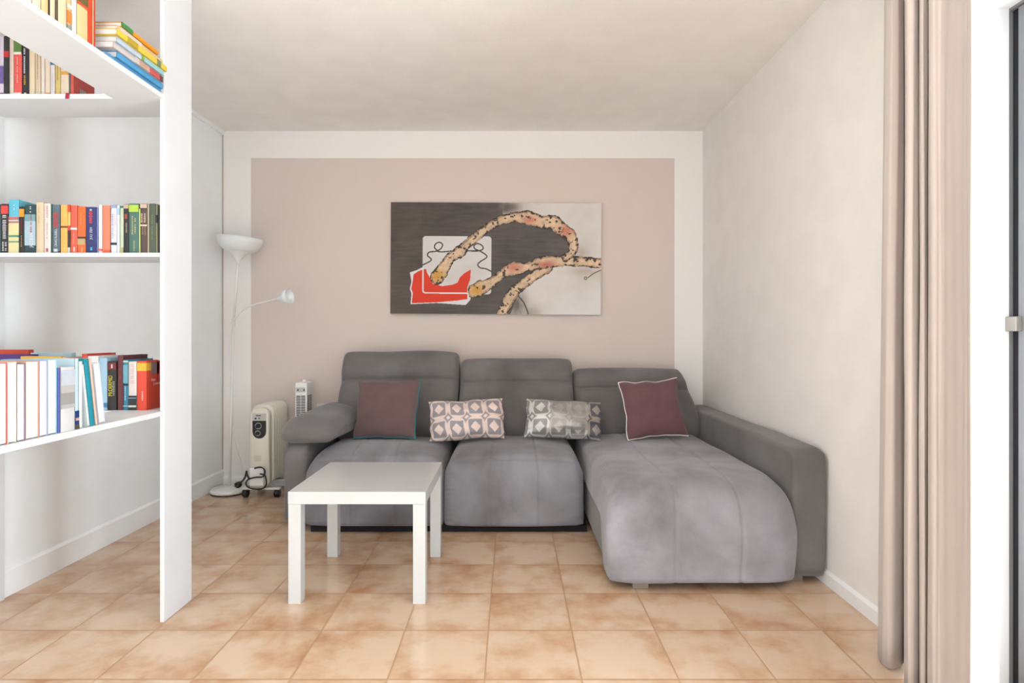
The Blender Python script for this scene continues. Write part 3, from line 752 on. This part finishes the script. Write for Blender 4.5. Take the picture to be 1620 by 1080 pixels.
# ---------------------------------------------------------------- tower fan
fx0, fx1, fy0, fy1 = -1.466, -1.386, 3.98, 4.10
fan = thing('tower_fan', 'slim white tower fan with dark grille slots, behind the left armrest', 'fan', ((fx0 + fx1) / 2, 4.04, 0))
cxf = (fx0 + fx1) / 2
obj('fan_body', B(fx0, fx1, fy0, fy1, .04, .755, .007, seg=3), M_white, fan)
obj('base', lathe_vf([(0, 0), (.095, 0), (.095, .012), (.07, .035), (0, .04)], 36, Matrix.Translation((cxf, 4.04, 0))), M_white, fan, smooth=False)
obj('top_handle', lathe_vf([(0, 0), (.014, 0), (.013, .012), (.006, .018), (0, .018)], 20, Matrix.Translation((cxf + .005, 4.03, .754))), M_white, fan, smooth=True)
bm = bmesh.new()
for k in range(48):
    z = .660 - k * .0108
    for c0 in (fx0 + .009, fx0 + .041): B(c0, c0 + .029, fy0 - .001, fy0 + .002, z, z + .0062, bm=bm)
obj('front_grille', bm, M_black, fan)
bm = bmesh.new()
for k in range(48):
    z = .660 - k * .0108
    for c0 in (fy0 + .014, fy0 + .058): B(fx1 - .002, fx1 + .001, c0, c0 + .036, z, z + .0062, bm=bm)
obj('side_grille', bm, M_black, fan)
ds = obj('switch_panel', B(fx0 + .008, fx1 - .01, fy0 - .002, fy0 + .002, .690, .722, .0008), M_silver, fan)
for x in (fx0 + .018, fx1 - .022): obj('button', B(x, x + .007, fy0 - .005, fy0 - .002, .699, .711), M_black, ds)
sk = obj('wall_socket', B(PX(501, 4.21), PX(516, 4.21), 4.206, 4.22, .50, .583, .004), M_white)
origin(sk, (PX(508, 4.21), 4.22, .54)); tag(sk, 'small white wall socket just above the left armrest', 'socket')

# ---------------------------------------------------------------- bookcase
BX = -1.306; D0, D1 = 2.212, 2.402; PT = .016; SH = .018
Z1, Z2, Z3 = .793, 1.387, 1.983        # shelf tops
bc = thing('bookcase', 'tall white open bookcase with corner shelves, at the left of the room', 'bookcase', (-1.7, 2.3, 0))
obj('side_panel', B(BX - PT, BX, D0, D1, 0, H - .002, .001), M_lam, bc)
obj('side_panel', B(-2.086, -2.068, D0, D1, 0, H - .002, .001), M_lam, bc)
YE = .42
obj('side_panel', B(-1.50, BX, YE, YE + PT, 0, H - .002, .001), M_lam, bc)
def lshelf(zt):
    pts = [(-2.068, D0), (-1.498, D0), (-1.498, YE + PT), (BX - .004, YE + PT), (BX - .004, D0 - .001), (BX - PT, D0 - .001), (BX - PT, D1), (-2.068, D1)]
    return quadprism(pts, zt - SH, zt)
obj('shelf', lshelf(Z1), M_lam, bc); obj('shelf', lshelf(Z3), M_lam, bc)
obj('shelf', B(-2.068, BX - PT, D0, D1, Z2 - .015, Z2, .0006), M_lam, bc)

# ---------------------------------------------------------------- books
def lines_vf(n, w_, ln_, z0, step=None, seed=0, y=-.0006):
    """illegible printed line running up the spine: a row of small letter-sized dashes"""
    rnd = random.Random(seed); bm_ = bmesh.new(); z = z0
    while z < z0 + ln_:
        h_ = rnd.uniform(.0035, .006); ww = w_ * rnd.uniform(.6, 1)
        if rnd.random() > .07: B(-ww / 2, ww / 2, y, 0, z, z + h_ * .75, bm=bm_)
        z += h_ + .0012
    return bm_
def text_bm(s, size, width=None):
    cu = bpy.data.curves.new('t', 'FONT'); cu.body = s; cu.size = size; cu.extrude = .0002; cu.align_x = 'CENTER'; cu.align_y = 'CENTER'; cu.resolution_u = 3
    ob = bpy.data.objects.new('t', cu); COL.objects.link(ob)
    dg = bpy.context.evaluated_depsgraph_get(); dg.update(); me_ = bpy.data.meshes.new_from_object(ob.evaluated_get(dg))
    bm_ = bmesh.new(); bm_.from_mesh(me_); bpy.data.objects.remove(ob); bpy.data.curves.remove(cu); bpy.data.meshes.remove(me_)
    if width and bm_.verts:
        x0 = min(v.co.x for v in bm_.verts); x1 = max(v.co.x for v in bm_.verts); f = width / (x1 - x0)
        for v in bm_.verts: v.co.x *= f
    return bm_
def book(label, t, h, w_, cover, spine_out=True, bands=(), dashes=(), texts=(), group=None, hard=True, side=None):
    """local frame: thickness along X, outward face at y=0 (looking -Y), depth +Y, standing on z=0"""
    r = thing('book', label, 'book', group=group)
    c_ = cmat(cover); bt = .0016 if t > .012 else .0008; b = bmesh.new()
    B(-t / 2, -t / 2 + bt, 0, w_, 0, h, bm=b); B(t / 2 - bt, t / 2, 0, w_, 0, h, bm=b)
    if spine_out:
        n = 6; V_ = []          # slightly rounded spine
        for zz in (0, h):
            for k in range(n + 1): a = -1 + 2 * k / n; V_.append((a * t / 2, -(.002 if t > .012 else .0006) * (1 - a * a), zz))
            V_ += [(t / 2, .0015, zz), (-t / 2, .0015, zz)]
        q = n + 3; F_ = [tuple(range(q - 1, -1, -1)), tuple(range(q, 2 * q))] + [(i, (i + 1) % q, q + (i + 1) % q, q + i) for i in range(q)]
        vs = [b.verts.new(v) for v in V_]
        for f in F_: b.faces.new([vs[i] for i in f])
        bmesh.ops.recalc_face_normals(b, faces=b.faces)
        p0, p1 = .0016, w_ - .004
    else:
        B(-t / 2, t / 2, w_ - bt, w_, 0, h, bm=b); p0, p1 = .003, w_ - bt
    obj('cover', b, c_, r, world=False)
    ins = .003 if hard else .0006
    obj('pages', B(-t / 2 + bt, t / 2 - bt, p0, p1, ins, h - ins), M_pages, r, world=False)
    if spine_out:
        fy_ = -.0024 if t > .012 else -.0010
        for (f0, f1, colr) in bands:
            fy_ -= .0003; o_ = obj('spine_label', B(-t / 2 * .97, t / 2 * .97, fy_, .0002, h * f0, h * f1), cmat(colr), r, world=False)
        for i, (f0, f1, wf_, colr, xo) in enumerate(dashes):
            b_ = B(-t * wf_ / 2, t * wf_ / 2, -.0006, 0, h * f0, h * f1) if f1 - f0 < .105 else lines_vf(0, t * wf_, h * (f1 - f0), h * f0, seed=hash((label, i)) % 9999 if False else len(label) * 7 + i, y=-.0006)
            for v in b_.verts: v.co.x += xo * t; v.co.y += fy_
            obj('spine_title', b_, cmat(colr), r, world=False)
        for (s, fc, ln_, hgt, colr, xo) in texts:
            b_ = text_bm(s, hgt * t * 1.3, h * ln_)
            # text reads bottom to top, facing -Y
            for v in b_.verts:
                x_, y_, z_ = v.co; v.co = Vector((-y_ + xo * t, fy_ - .0006 - z_, x_ + h * fc))
            obj('spine_title', b_, cmat(colr), r, world=False)
    if side:       # printed area on the right-hand cover (+X)
        for (y0_, y1_, z0_, z1_, colr) in side:
            obj('cover_print', B(t / 2, t / 2 + .0004, y0_ * w_, y1_ * w_, z0_ * h, z1_ * h), cmat(colr), r, world=False)
    return r
DB = 2.228
def place_x(r, x0, x1, zs, d=DB, lean=0):
    r.location = (PX((x0 + x1) / 2, d), d, zs + .0002 + abs(math.sin(math.radians(lean))) * (x1 - x0) / FPX * d / 2)
    r.rotation_euler = (0, math.radians(lean), 0)
def row_x(items, zs, group, d=DB, w_=.125):
    for it in items:
        x0, x1, yt, cov, label = it[:5]; kw = dict(it[5]) if len(it) > 5 else {}
        dd = kw.pop('d', d); ww = kw.pop('w_', w_); lean = kw.pop('lean', 0)
        h = CH - (yt - HY) / FPX * dd - zs; t = max(.004, (x1 - x0) / FPX * dd - .0008)
        place_x(book(label, t, h, ww, cov, group=group, **kw), x0, x1, zs, dd, lean)
Wt = (236, 234, 236)
G2 = 'books on the middle shelf'
row_x([
 (-20, -9, 322, (180, 60, 50), 'red book at the very left end of the middle shelf', {}),
 (-8, 2, 323, (40, 70, 70), 'dark teal book left of the black book with the red label', {}),
 (2.3, 13.6, 322.5, (34, 30, 34), 'black book with red label at the top and white scrawled title', dict(bands=((.80, .96, (232, 66, 60)),), dashes=((.05, .22, .28, (220, 215, 215), -.2), (.05, .22, .28, (220, 215, 215), .2), (.26, .76, .6, (200, 196, 196), 0)))),
 (14, 30.4, 316, (98, 190, 214), 'sky blue book with orange stripes above a pale palm beach', dict(w_=.135, bands=((0, .56, (232, 218, 160)), (.572, .59, (236, 88, 52)), (.60, .618, (236, 225, 200)), (.628, .646, (236, 88, 52)), (.656, .672, (236, 88, 52)), (.30, .335, (84, 150, 120)), (.20, .225, (110, 160, 130))), dashes=((.78, .93, .1, (225, 240, 245), .1),))),
 (30.6, 39, 327, (20, 14, 14), 'thin black book with an orange picture at the top of its spine', dict(bands=((.78, .95, (226, 156, 34)),), dashes=((.42, .74, .22, (150, 50, 26), 0), (.14, .36, .22, (190, 150, 86), 0)))),
 (39.3, 57, 324, (22, 60, 66), 'dark teal and pale blue thriller with white author name', dict(bands=((.16, .66, (176, 200, 210)), (.66, .80, (120, 160, 166))), dashes=((.43, .78, .14, (190, 60, 76), .1), (.84, .96, .14, (230, 230, 230), .06)), texts=(('JACOBSEN', .27, .30, .34, (244, 246, 248), .16),))),
 (57.4, 69.6, 320, (226, 202, 168), 'tall tan book right of the pale blue thriller', dict(dashes=((.55, .9, .12, (196, 168, 130), -.1),))),
 (70, 80.6, 322, (236, 226, 216), 'cream book with pink lettering on its spine', dict(dashes=((.72, .95, .32, (214, 140, 156), 0), (.3, .6, .24, (226, 160, 170), 0), (.03, .1, .3, (190, 70, 110), 0)))),
 (80.8, 82.8, 323, (20, 80, 70), 'very thin dark green book', {}),
 (83, 95, 324, (88, 106, 120), 'slate grey thriller with big red title', dict(bands=((0, .04, (50, 54, 60)),), dashes=((.53, .84, .9, (192, 62, 50), 0), (.03, .09, .5, (210, 214, 220), 0)), texts=(('CRAIG RUSSELL', .32, .36, .34, (226, 232, 238), .05),))),
 (96, 107, 324, (248, 182, 90), 'yellow orange book with a dark red band across its spine', dict(bands=((.525, .56, (120, 26, 20)),), dashes=((.05, .16, .14, (250, 224, 170), .1),))),
 (107.3, 111.6, 324, (244, 196, 110), 'thin book, yellow above and dark below', dict(bands=((0, .12, (200, 200, 190)), (.12, .47, (60, 40, 40)), (.47, .57, (226, 60, 50)), (.85, 1, (226, 70, 40))))),
 (112, 122.6, 325, (240, 92, 68), 'coral red book with a white band across its spine', dict(bands=((.49, .53, (230, 232, 226)),), dashes=((.2, .42, .12, (250, 190, 176), 0), (.03, .13, .2, (250, 210, 200), .1)))),
 (123, 135.8, 326.5, (244, 104, 30), 'bright orange book with a small tan picture on its spine', dict(bands=((.18, .35, (196, 162, 110)), (.31, .35, (60, 40, 30))), dashes=((.6, .84, .12, (252, 180, 120), -.05), (.02, .12, .12, (252, 190, 140), .1)))),
 (136.2, 152.6, 327.5, (34, 42, 108), 'navy blue book with red title and white author name', dict(dashes=((.62, .89, .42, (226, 60, 70), .0), (.06, .13, .2, (70, 170, 200), .05), (.92, .95, .2, (220, 220, 230), 0)), texts=(('JULI ZEH', .43, .26, .26, (226, 228, 240), .04),))),
 (152.9, 155.4, 328, (110, 130, 186), 'very thin blue grey book right of the navy one', {}),
 (155.7, 162, 324, (224, 222, 222), 'thin light grey book with a red dot near its foot', dict(bands=((.05, .09, (234, 90, 84)),))),
 (162.4, 174.6, 325, (248, 132, 98), 'plain salmon book between the grey and the lavender ones', dict(bands=((0, .07, (230, 96, 60)),))),
 (175.6, 184.8, 324, (228, 226, 238), 'pale lavender paperback with black spaced author name', dict(bands=((.93, 1, (150, 166, 196)), (.17, .22, (30, 34, 54))), texts=(('C A M I L L A  L \u00c4 C K B E R G', .56, .5, .26, (50, 50, 66), -.1),), dashes=((.34, .8, .1, (226, 150, 176), .3),))),
 (185, 189.6, 325, (222, 232, 240), 'thin white book with a light blue patch near the top', dict(bands=((.8, .95, (170, 200, 220)),))),
 (189.9, 195.6, 326, (198, 208, 178), 'thin pale green book left of the black spine', dict(bands=((.96, 1, (30, 110, 110)), (0, .12, (180, 176, 120))))),
 (196, 203.8, 323, (20, 18, 20), 'black paperback with small rust red title', dict(bands=((.91, .99, (204, 176, 152)),), dashes=((.7, .8, .55, (160, 66, 40), 0), (.42, .62, .4, (170, 150, 130), .1)))),
 (204.2, 220, 322, (70, 110, 100), 'green paperback with a lime label at the top', dict(bands=((.83, .97, (176, 206, 60)),), dashes=((.38, .74, .16, (196, 182, 130), -.12), (.4, .7, .16, (196, 182, 130), .16), (.05, .26, .14, (196, 182, 130), .05)))),
 (220.2, 221.8, 330, (214, 230, 120), 'sliver of a lime and white booklet', {}),
 (222, 233, 322, (82, 62, 56), 'dark brown paperback with cream two-line title', dict(bands=((.91, .99, (206, 178, 158)), (.545, .575, (226, 210, 190))), dashes=((.62, .79, .3, (206, 184, 160), -.22), (.62, .79, .3, (206, 184, 160), .22), (.38, .54, .14, (170, 150, 130), -.1), (.36, .54, .14, (170, 150, 130), .25)))),
 (233.3, 236, 323, (190, 168, 140), 'thin tan book right of the brown paperback', {}),
 (236.3, 246, 322, (76, 90, 68), 'dark olive green paperback with thin gold lettering', dict(dashes=((.25, .8, .12, (150, 160, 110), 0),))),
 (246.2, 249.6, 323, (132, 130, 96), 'thin khaki book beside the black one at the right end of the middle shelf', dict(bands=((.62, .78, (24, 24, 16)),))),
 (249.8, 252.6, 324.5, (14, 14, 12), 'black book touching the right side panel of the middle shelf', {}),
], Z2, G2)
# row behind the upper corner, partly hidden by the shelf in front
G3 = 'books on the upper back shelf'
row_x([
 (-30, -18, 60, (200, 180, 160), 'tan book at the left end of the upper back shelf', {}),
 (-17, -7, 60, (180, 70, 60), 'red book near the left end of the upper back shelf', {}),
 (-6, 6, 58, (214, 200, 216), 'pale pink book with purple drawing on the upper back shelf', dict(bands=((.2, .5, (110, 90, 160)), (0, .04, (60, 60, 90))))),
 (6.5, 15, 57, (14, 14, 18), 'black book with a red block in its middle', dict(bands=((.64, .74, (196, 30, 36)),))),
 (15.3, 21.8, 61, (226, 208, 196), 'thin cream book with faint pink print beside the black one', dict(dashes=((.3, .8, .2, (220, 170, 166), 0),))),
 (22.2, 34.8, 64.5, (232, 86, 78), 'red paperback with a green top and white dots', dict(bands=((.77, 1, (84, 124, 52)), (.745, .79, (236, 228, 214)), (.02, .05, (240, 226, 214))), dashes=((.2, .7, .14, (250, 196, 186), 0),))),
 (35.2, 46, 68, (16, 14, 20), 'black paperback with white and amber title', dict(dashes=((.42, .9, .24, (232, 230, 228), -.1), (.2, .4, .26, (232, 170, 50), -.06), (.02, .05, .3, (230, 230, 230), 0)))),
 (46.4, 55.4, 68, (228, 208, 176), 'cream book right of the black paperback with amber title', {}),
 (55.8, 64.6, 66, (216, 196, 168), 'beige book with brown vertical title', dict(dashes=((.3, .95, .2, (170, 136, 120), 0),))),
 (65, 70.8, 68, (232, 220, 208), 'thin off-white book on the upper back shelf', {}),
 (71.2, 79.6, 67, (230, 212, 190), 'pale cream book with a tiny orange mark', dict(bands=((.02, .05, (230, 150, 110)),))),
 (80, 87, 68, (228, 220, 220), 'white book with a blue block', dict(bands=((.58, .66, (40, 110, 180)),), dashes=((.1, .4, .16, (170, 170, 196), 0),))),
 (87.4, 95.8, 69, (214, 188, 110), 'mustard yellow book on the upper back shelf', dict(dashes=((.3, .6, .2, (150, 120, 60), 0),))),
 (96.2, 109, 69, (232, 214, 186), 'cream book with an orange sun near the top', dict(bands=((.40, .46, (224, 160, 60)),))),
 (109.3, 111, 70, (50, 110, 110), 'very thin dark green booklet beside the red cover', {}),
 (111.3, 117, 69, (214, 84, 72), 'red book whose cover faces out, last on the upper back shelf', dict(side=((.28, .58, .04, .20, (176, 160, 150)),), w_=.11)),
], Z3, G3)
rb = obj('bookmark_ribbon', (lambda pts: tube_vf(pts, .0001, 4) if False else ([(PX(104, 2.207) + a, 2.207 - b, z) for z in (Z3 + .0015, Z3 - .02) for b in (0, .001) for a in ((0, .014) if z > Z3 else (-.002, .012))], [(0, 1, 3, 2), (4, 6, 7, 5), (0, 4, 5, 1), (2, 3, 7, 6), (0, 2, 6, 4), (1, 5, 7, 3)]))([]), mat('dark_red_ribbon', (150, 16, 48), .6))
origin(rb, (PX(104, 2.207), 2.207, Z3)); tag(rb, 'dark red bookmark ribbon hanging over the edge of the upper back shelf', 'ribbon')

G1 = 'books on the lower back shelf'
row_x([
 (99, 103.5, 565, (232, 224, 212), 'thin off-white spine on the lower back shelf left of the peach one', {}),
 (104, 110.6, 566, (244, 196, 140), 'peach yellow spine on the lower back shelf', {}),
 (111, 121.6, 567, (60, 130, 186), 'mid blue spine on the lower back shelf', {}),
 (122, 129, 567, (236, 236, 236), 'white spine on the lower back shelf right of the blue one', {}),
 (129.5, 138.6, 559.5, (212, 66, 54), 'tall red book on the lower back shelf behind the leaning ones', dict(w_=.16)),
 (139, 156, 563, (238, 236, 234), 'thick white book left of the pale blue one on the lower back shelf', dict(w_=.15)),
 (156.5, 169.8, 566.5, (168, 204, 226), 'pale blue book with white lower edge beside the yellow lettered thriller', dict(bands=((.05, .14, (60, 130, 180)),))),
 (171, 184.6, 571.5, (22, 22, 20), 'black thriller with red label and yellow author name', dict(bands=((.83, .97, (120, 20, 30)),), dashes=((.3, .6, .26, (150, 150, 150), .22), (.86, .94, .16, (230, 220, 220), 0)), texts=(('McDERMID', .50, .42, .55, (232, 214, 60), -.16),))),
 (186, 195, 562, (104, 40, 44), 'tall wine red book on the lower back shelf', dict(w_=.15, dashes=((.2, .8, .12, (140, 76, 76), 0),))),
 (195.4, 203, 569, (46, 138, 168), 'teal blue book with a black bar on its spine', dict(w_=.155, bands=((.49, .52, (16, 20, 26)), (.54, .90, (110, 176, 196)), (.95, .98, (220, 222, 190)), (.07, .09, (200, 220, 200))), dashes=((.2, .46, .2, (220, 235, 240), 0),))),
 (203.4, 216.4, 572, (240, 226, 220), 'blush white book with black foot on the lower back shelf', dict(bands=((0, .30, (26, 36, 42)), (.06, .10, (220, 224, 224)), (.24, .26, (120, 160, 170))), dashes=((.55, .95, .5, (226, 206, 204), 0),))),
 (217, 232, 571, (236, 76, 48), 'bright red novel with a yellow label, nearest the side panel on the lower shelf', dict(w_=.13, bands=((.80, .96, (246, 192, 56)),), dashes=((.2, .38, .14, (250, 220, 210), .1),), side=((.0, .22, .80, .96, (246, 192, 56)), (.22, .6, .72, .97, (150, 120, 120)), (.5, 1, .5, .98, (214, 50, 24))))),
], Z1, G1, d=2.238)
nov = [o_ for o_ in bpy.data.objects if o_.get('label', '').startswith('bright red novel')][0]
nt_ = (232 - 217) / FPX * 2.238 - .0008
for word, y0_, z0_, sz_ in (('Ann', .042, .112, .017), ('Lemon', .066, .097, .017)):
    b_ = text_bm(word, sz_)
    for v in b_.verts:
        x_, y_, z_ = v.co; v.co = Vector((nt_ / 2 + .0006 + z_, x_ + y0_, y_ + z0_))
    obj('cover_title', b_, cmat((250, 226, 214)), nov, world=False)
# stacked one behind the other with their covers to the room, at the far left of the lower back shelf
for lab, xr, yt, dd, wd, colr in (('gold yellow book facing forward in the corner of the lower back shelf', 97, 563.5, 2.232, .155, (226, 176, 60)),
                                  ('purple book facing forward behind the gold yellow one', 53, 560.5, 2.262, .15, (84, 44, 120)),
                                  ('pale blue book facing forward behind the purple one', 113, 558, 2.292, .16, (190, 214, 226)),
                                  ('orange red book facing forward, rearmost in the corner', 46, 553, 2.325, .15, (222, 78, 48))):
    h = CH - (yt - HY) / FPX * dd - Z1
    r = book(lab, .022, h, wd, colr, group='forward-facing books in the lower corner')
    r.rotation_euler = (0, 0, PI / 2); r.location = (PX(xr, dd), dd + .012, Z1 + .0002)
# books on the shelf that runs towards the camera, their fore-edges or spines facing the room
XF = -1.322
def dfor(px, X=XF): return FPX * X / (px - CX)
def row_y(items, zs, group, X=XF):
    for it in items:
        p0, p1, h, cov, label = it[:5]; kw = dict(it[5]) if len(it) > 5 else {}
        so = kw.pop('spine_out', False); lean = kw.pop('lean', 0); ww = kw.pop('w_', .135); xo = kw.pop('xo', 0)
        a, b = dfor(p0, X), dfor(p1, X); t = max(.004, b - a - .0008)
        r = book(label, t, h, ww, cov, spine_out=so, group=group, **kw)
        r.rotation_euler = (math.radians(lean), 0, 0) if False else (0, 0, 0)
        # face +X; a lean tips the top towards the camera (-Y)
        r.rotation_mode = 'XYZ'
        m_ = Matrix.Rotation(math.radians(lean), 4, 'X') @ Matrix.Rotation(PI / 2, 4, 'Z')
        r.rotation_euler = m_.to_euler()
        r.location = (X + xo, (a + b) / 2, zs + .0003 + math.sin(abs(math.radians(lean))) * t / 2)
GY = 'books on the lower shelf running towards the camera'
row_y([
 (-40, -15, .214, (120, 60, 50), 'book nearest the camera on the lower shelf, with a brown cover', {}),
 (-14, 11.4, .214, (222, 96, 92), 'thick book with page edges out and a pink red cover', {}),
 (12, 26, .214, (238, 226, 206), 'cream covered book with page edges out, right of the pink red one', {}),
 (26.5, 40, .209, (150, 130, 160), 'mauve covered book with page edges out', {}),
 (40.5, 61.8, .214, (214, 160, 118), 'thick tan covered book with page edges out', {}),
 (62.4, 75, .214, (200, 186, 226), 'pale lilac covered book with page edges out', {}),
 (75.5, 90, .216, (150, 206, 226), 'light cyan covered book with page edges out', {}),
 (90.5, 95, .190, (98, 104, 180), 'thin violet blue book on the lower shelf', dict(spine_out=True)),
 (95.6, 118, .190, (226, 222, 220), 'thick pale book with a grey misty landscape', dict(spine_out=True, bands=((.42, .60, (168, 164, 160)), (.60, .72, (196, 190, 186)), (.72, .96, (206, 210, 218)), (.36, .42, (190, 190, 190))))),
 (118.5, 124.4, .214, (196, 220, 232), 'thin light blue book with a dark patterned foot', dict(spine_out=True, bands=((.06, .26, (30, 60, 120)), (.12, .16, (222, 170, 160)), (0, .06, (90, 80, 50))))),
 (124.9, 130, .205, (238, 240, 240), 'thin white book just left of the leaning ones', {}),
 (138.9, 142.2, .196, (228, 238, 240), 'white book leaning left against the teal one', dict(lean=8)),
 (143, 150.3, .212, (28, 146, 164), 'bright teal leaning book', dict(lean=8, spine_out=True)),
 (151, 154.5, .214, (244, 208, 184), 'peach leaning book right of the teal one', dict(lean=8, spine_out=True)),
 (157, 166.5, .196, (226, 224, 238), 'white and lilac leaning book, last of the leaning ones', dict(lean=8)),
], Z1, GY)
GT = 'books on the upper shelf running towards the camera'
row_y([
 (-10, 12, .2, (230, 220, 206), 'cream book nearest the camera on the upper shelf', dict(spine_out=True)),
 (12.5, 30, .2, (244, 240, 236), 'off-white book second from the camera on the upper shelf', dict(spine_out=True)),
 (30.5, 50, .2, (246, 236, 226), 'white book right of the off-white one on the upper shelf', dict(spine_out=True)),
 (50.5, 64.6, .2, (246, 226, 196), 'ivory book on the upper shelf left of the apricot one', dict(spine_out=True)),
 (65, 76, .2, (248, 206, 148), 'apricot yellow book on the upper shelf', dict(spine_out=True)),
 (76.4, 78.6, .195, (60, 30, 26), 'very thin dark brown booklet on the upper shelf', dict(spine_out=True)),  # dark strip in place of the shaded gap between two books
 (79, 87, .2, (248, 218, 180), 'light apricot book on the upper shelf between two dark booklets', dict(spine_out=True)),
 (87.4, 91.2, .195, (96, 84, 56), 'thin dark olive book on the upper shelf', dict(spine_out=True)),
 (91.6, 105, .2, (250, 222, 180), 'wide pale apricot book on the upper shelf', dict(spine_out=True)),
 (105.4, 112.8, .2, (240, 196, 140), 'book with white and orange ornament on its spine', dict(spine_out=True, bands=((.0, .10, (150, 156, 150)), (.12, .30, (236, 140, 60)), (.34, .40, (250, 236, 214)), (.52, .60, (236, 130, 60))))),
 (113.2, 121, .2, (248, 244, 238), 'thin bright white book on the upper shelf', dict(spine_out=True)),
 (121.4, 138.6, .2, (250, 212, 152), 'thick apricot book with an olive picture bordered in red', dict(spine_out=True, bands=((.56, .9, (110, 96, 40)), (.52, .56, (232, 80, 30))))),
 (139, 146, .2, (240, 66, 22), 'vivid orange red book on the upper shelf', dict(spine_out=True)),
 (146.3, 148.2, .2, (252, 220, 160), 'very thin pale yellow booklet between the two red ones', dict(spine_out=True)),
 (148.5, 151, .2, (226, 58, 50), 'thin red book beside the lying pile', dict(spine_out=True)),
], Z3, GT)
# pile of large picture books lying flat, spines to the room
z = Z3
for (lab, th, X, ya, yb, wd, colr, bands, dz) in (
  ('light blue picture book at the bottom of the lying pile', .012, -1.312, 1.90, 2.20, .16, (92, 158, 206), (), 0),
  ('sky blue hardcover, second from the bottom of the lying pile', .021, -1.305, 1.945, 2.20, .16, (84, 168, 218), (), 0),
  ('picture book with a pink and red ornamented spine in the lying pile', .021, -1.300, 1.92, 2.19, .17, (222, 210, 208), ((.0, .08, (120, 70, 60)), (.08, .30, (226, 96, 90)), (.30, .36, (236, 180, 170)), (.36, .52, (214, 176, 150)), (.52, .60, (226, 214, 206))), 0),
  ('white and pale turquoise picture book under the yellow one', .018, -1.292, 1.925, 2.18, .17, (206, 222, 236), ((.0, .45, (168, 222, 224)), (.45, .50, (150, 180, 60))), 0),
  ('yellow picture book with a small green picture on its spine', .021, -1.284, 1.915, 2.19, .17, (250, 214, 70), ((.14, .22, (120, 150, 110)), (.62, .82, (206, 174, 40))), 0),
  ('cream and peach picture book above the yellow one', .018, -1.292, 1.93, 2.175, .165, (244, 206, 150), ((.5, .95, (240, 224, 206)),), 0),
  ('orange picture book with a green end, on top of the lying pile', .016, -1.286, 1.94, 2.14, .16, (248, 158, 20), ((.72, 1, (60, 146, 70)),), 0)):
    ln_ = yb - ya
    r = book(lab, th - .0006, ln_, wd, colr, spine_out=True, bands=bands, group='picture books lying in a pile')
    # thickness -> Z, height -> -Y.. : columns are images of local X, Y, Z
    m_ = Matrix(((0, -1, 0), (0, 0, -1), (1, 0, 0)))
    r.rotation_euler = m_.to_euler(); r.location = (X, yb, z + th / 2 + .0003)
    z += th
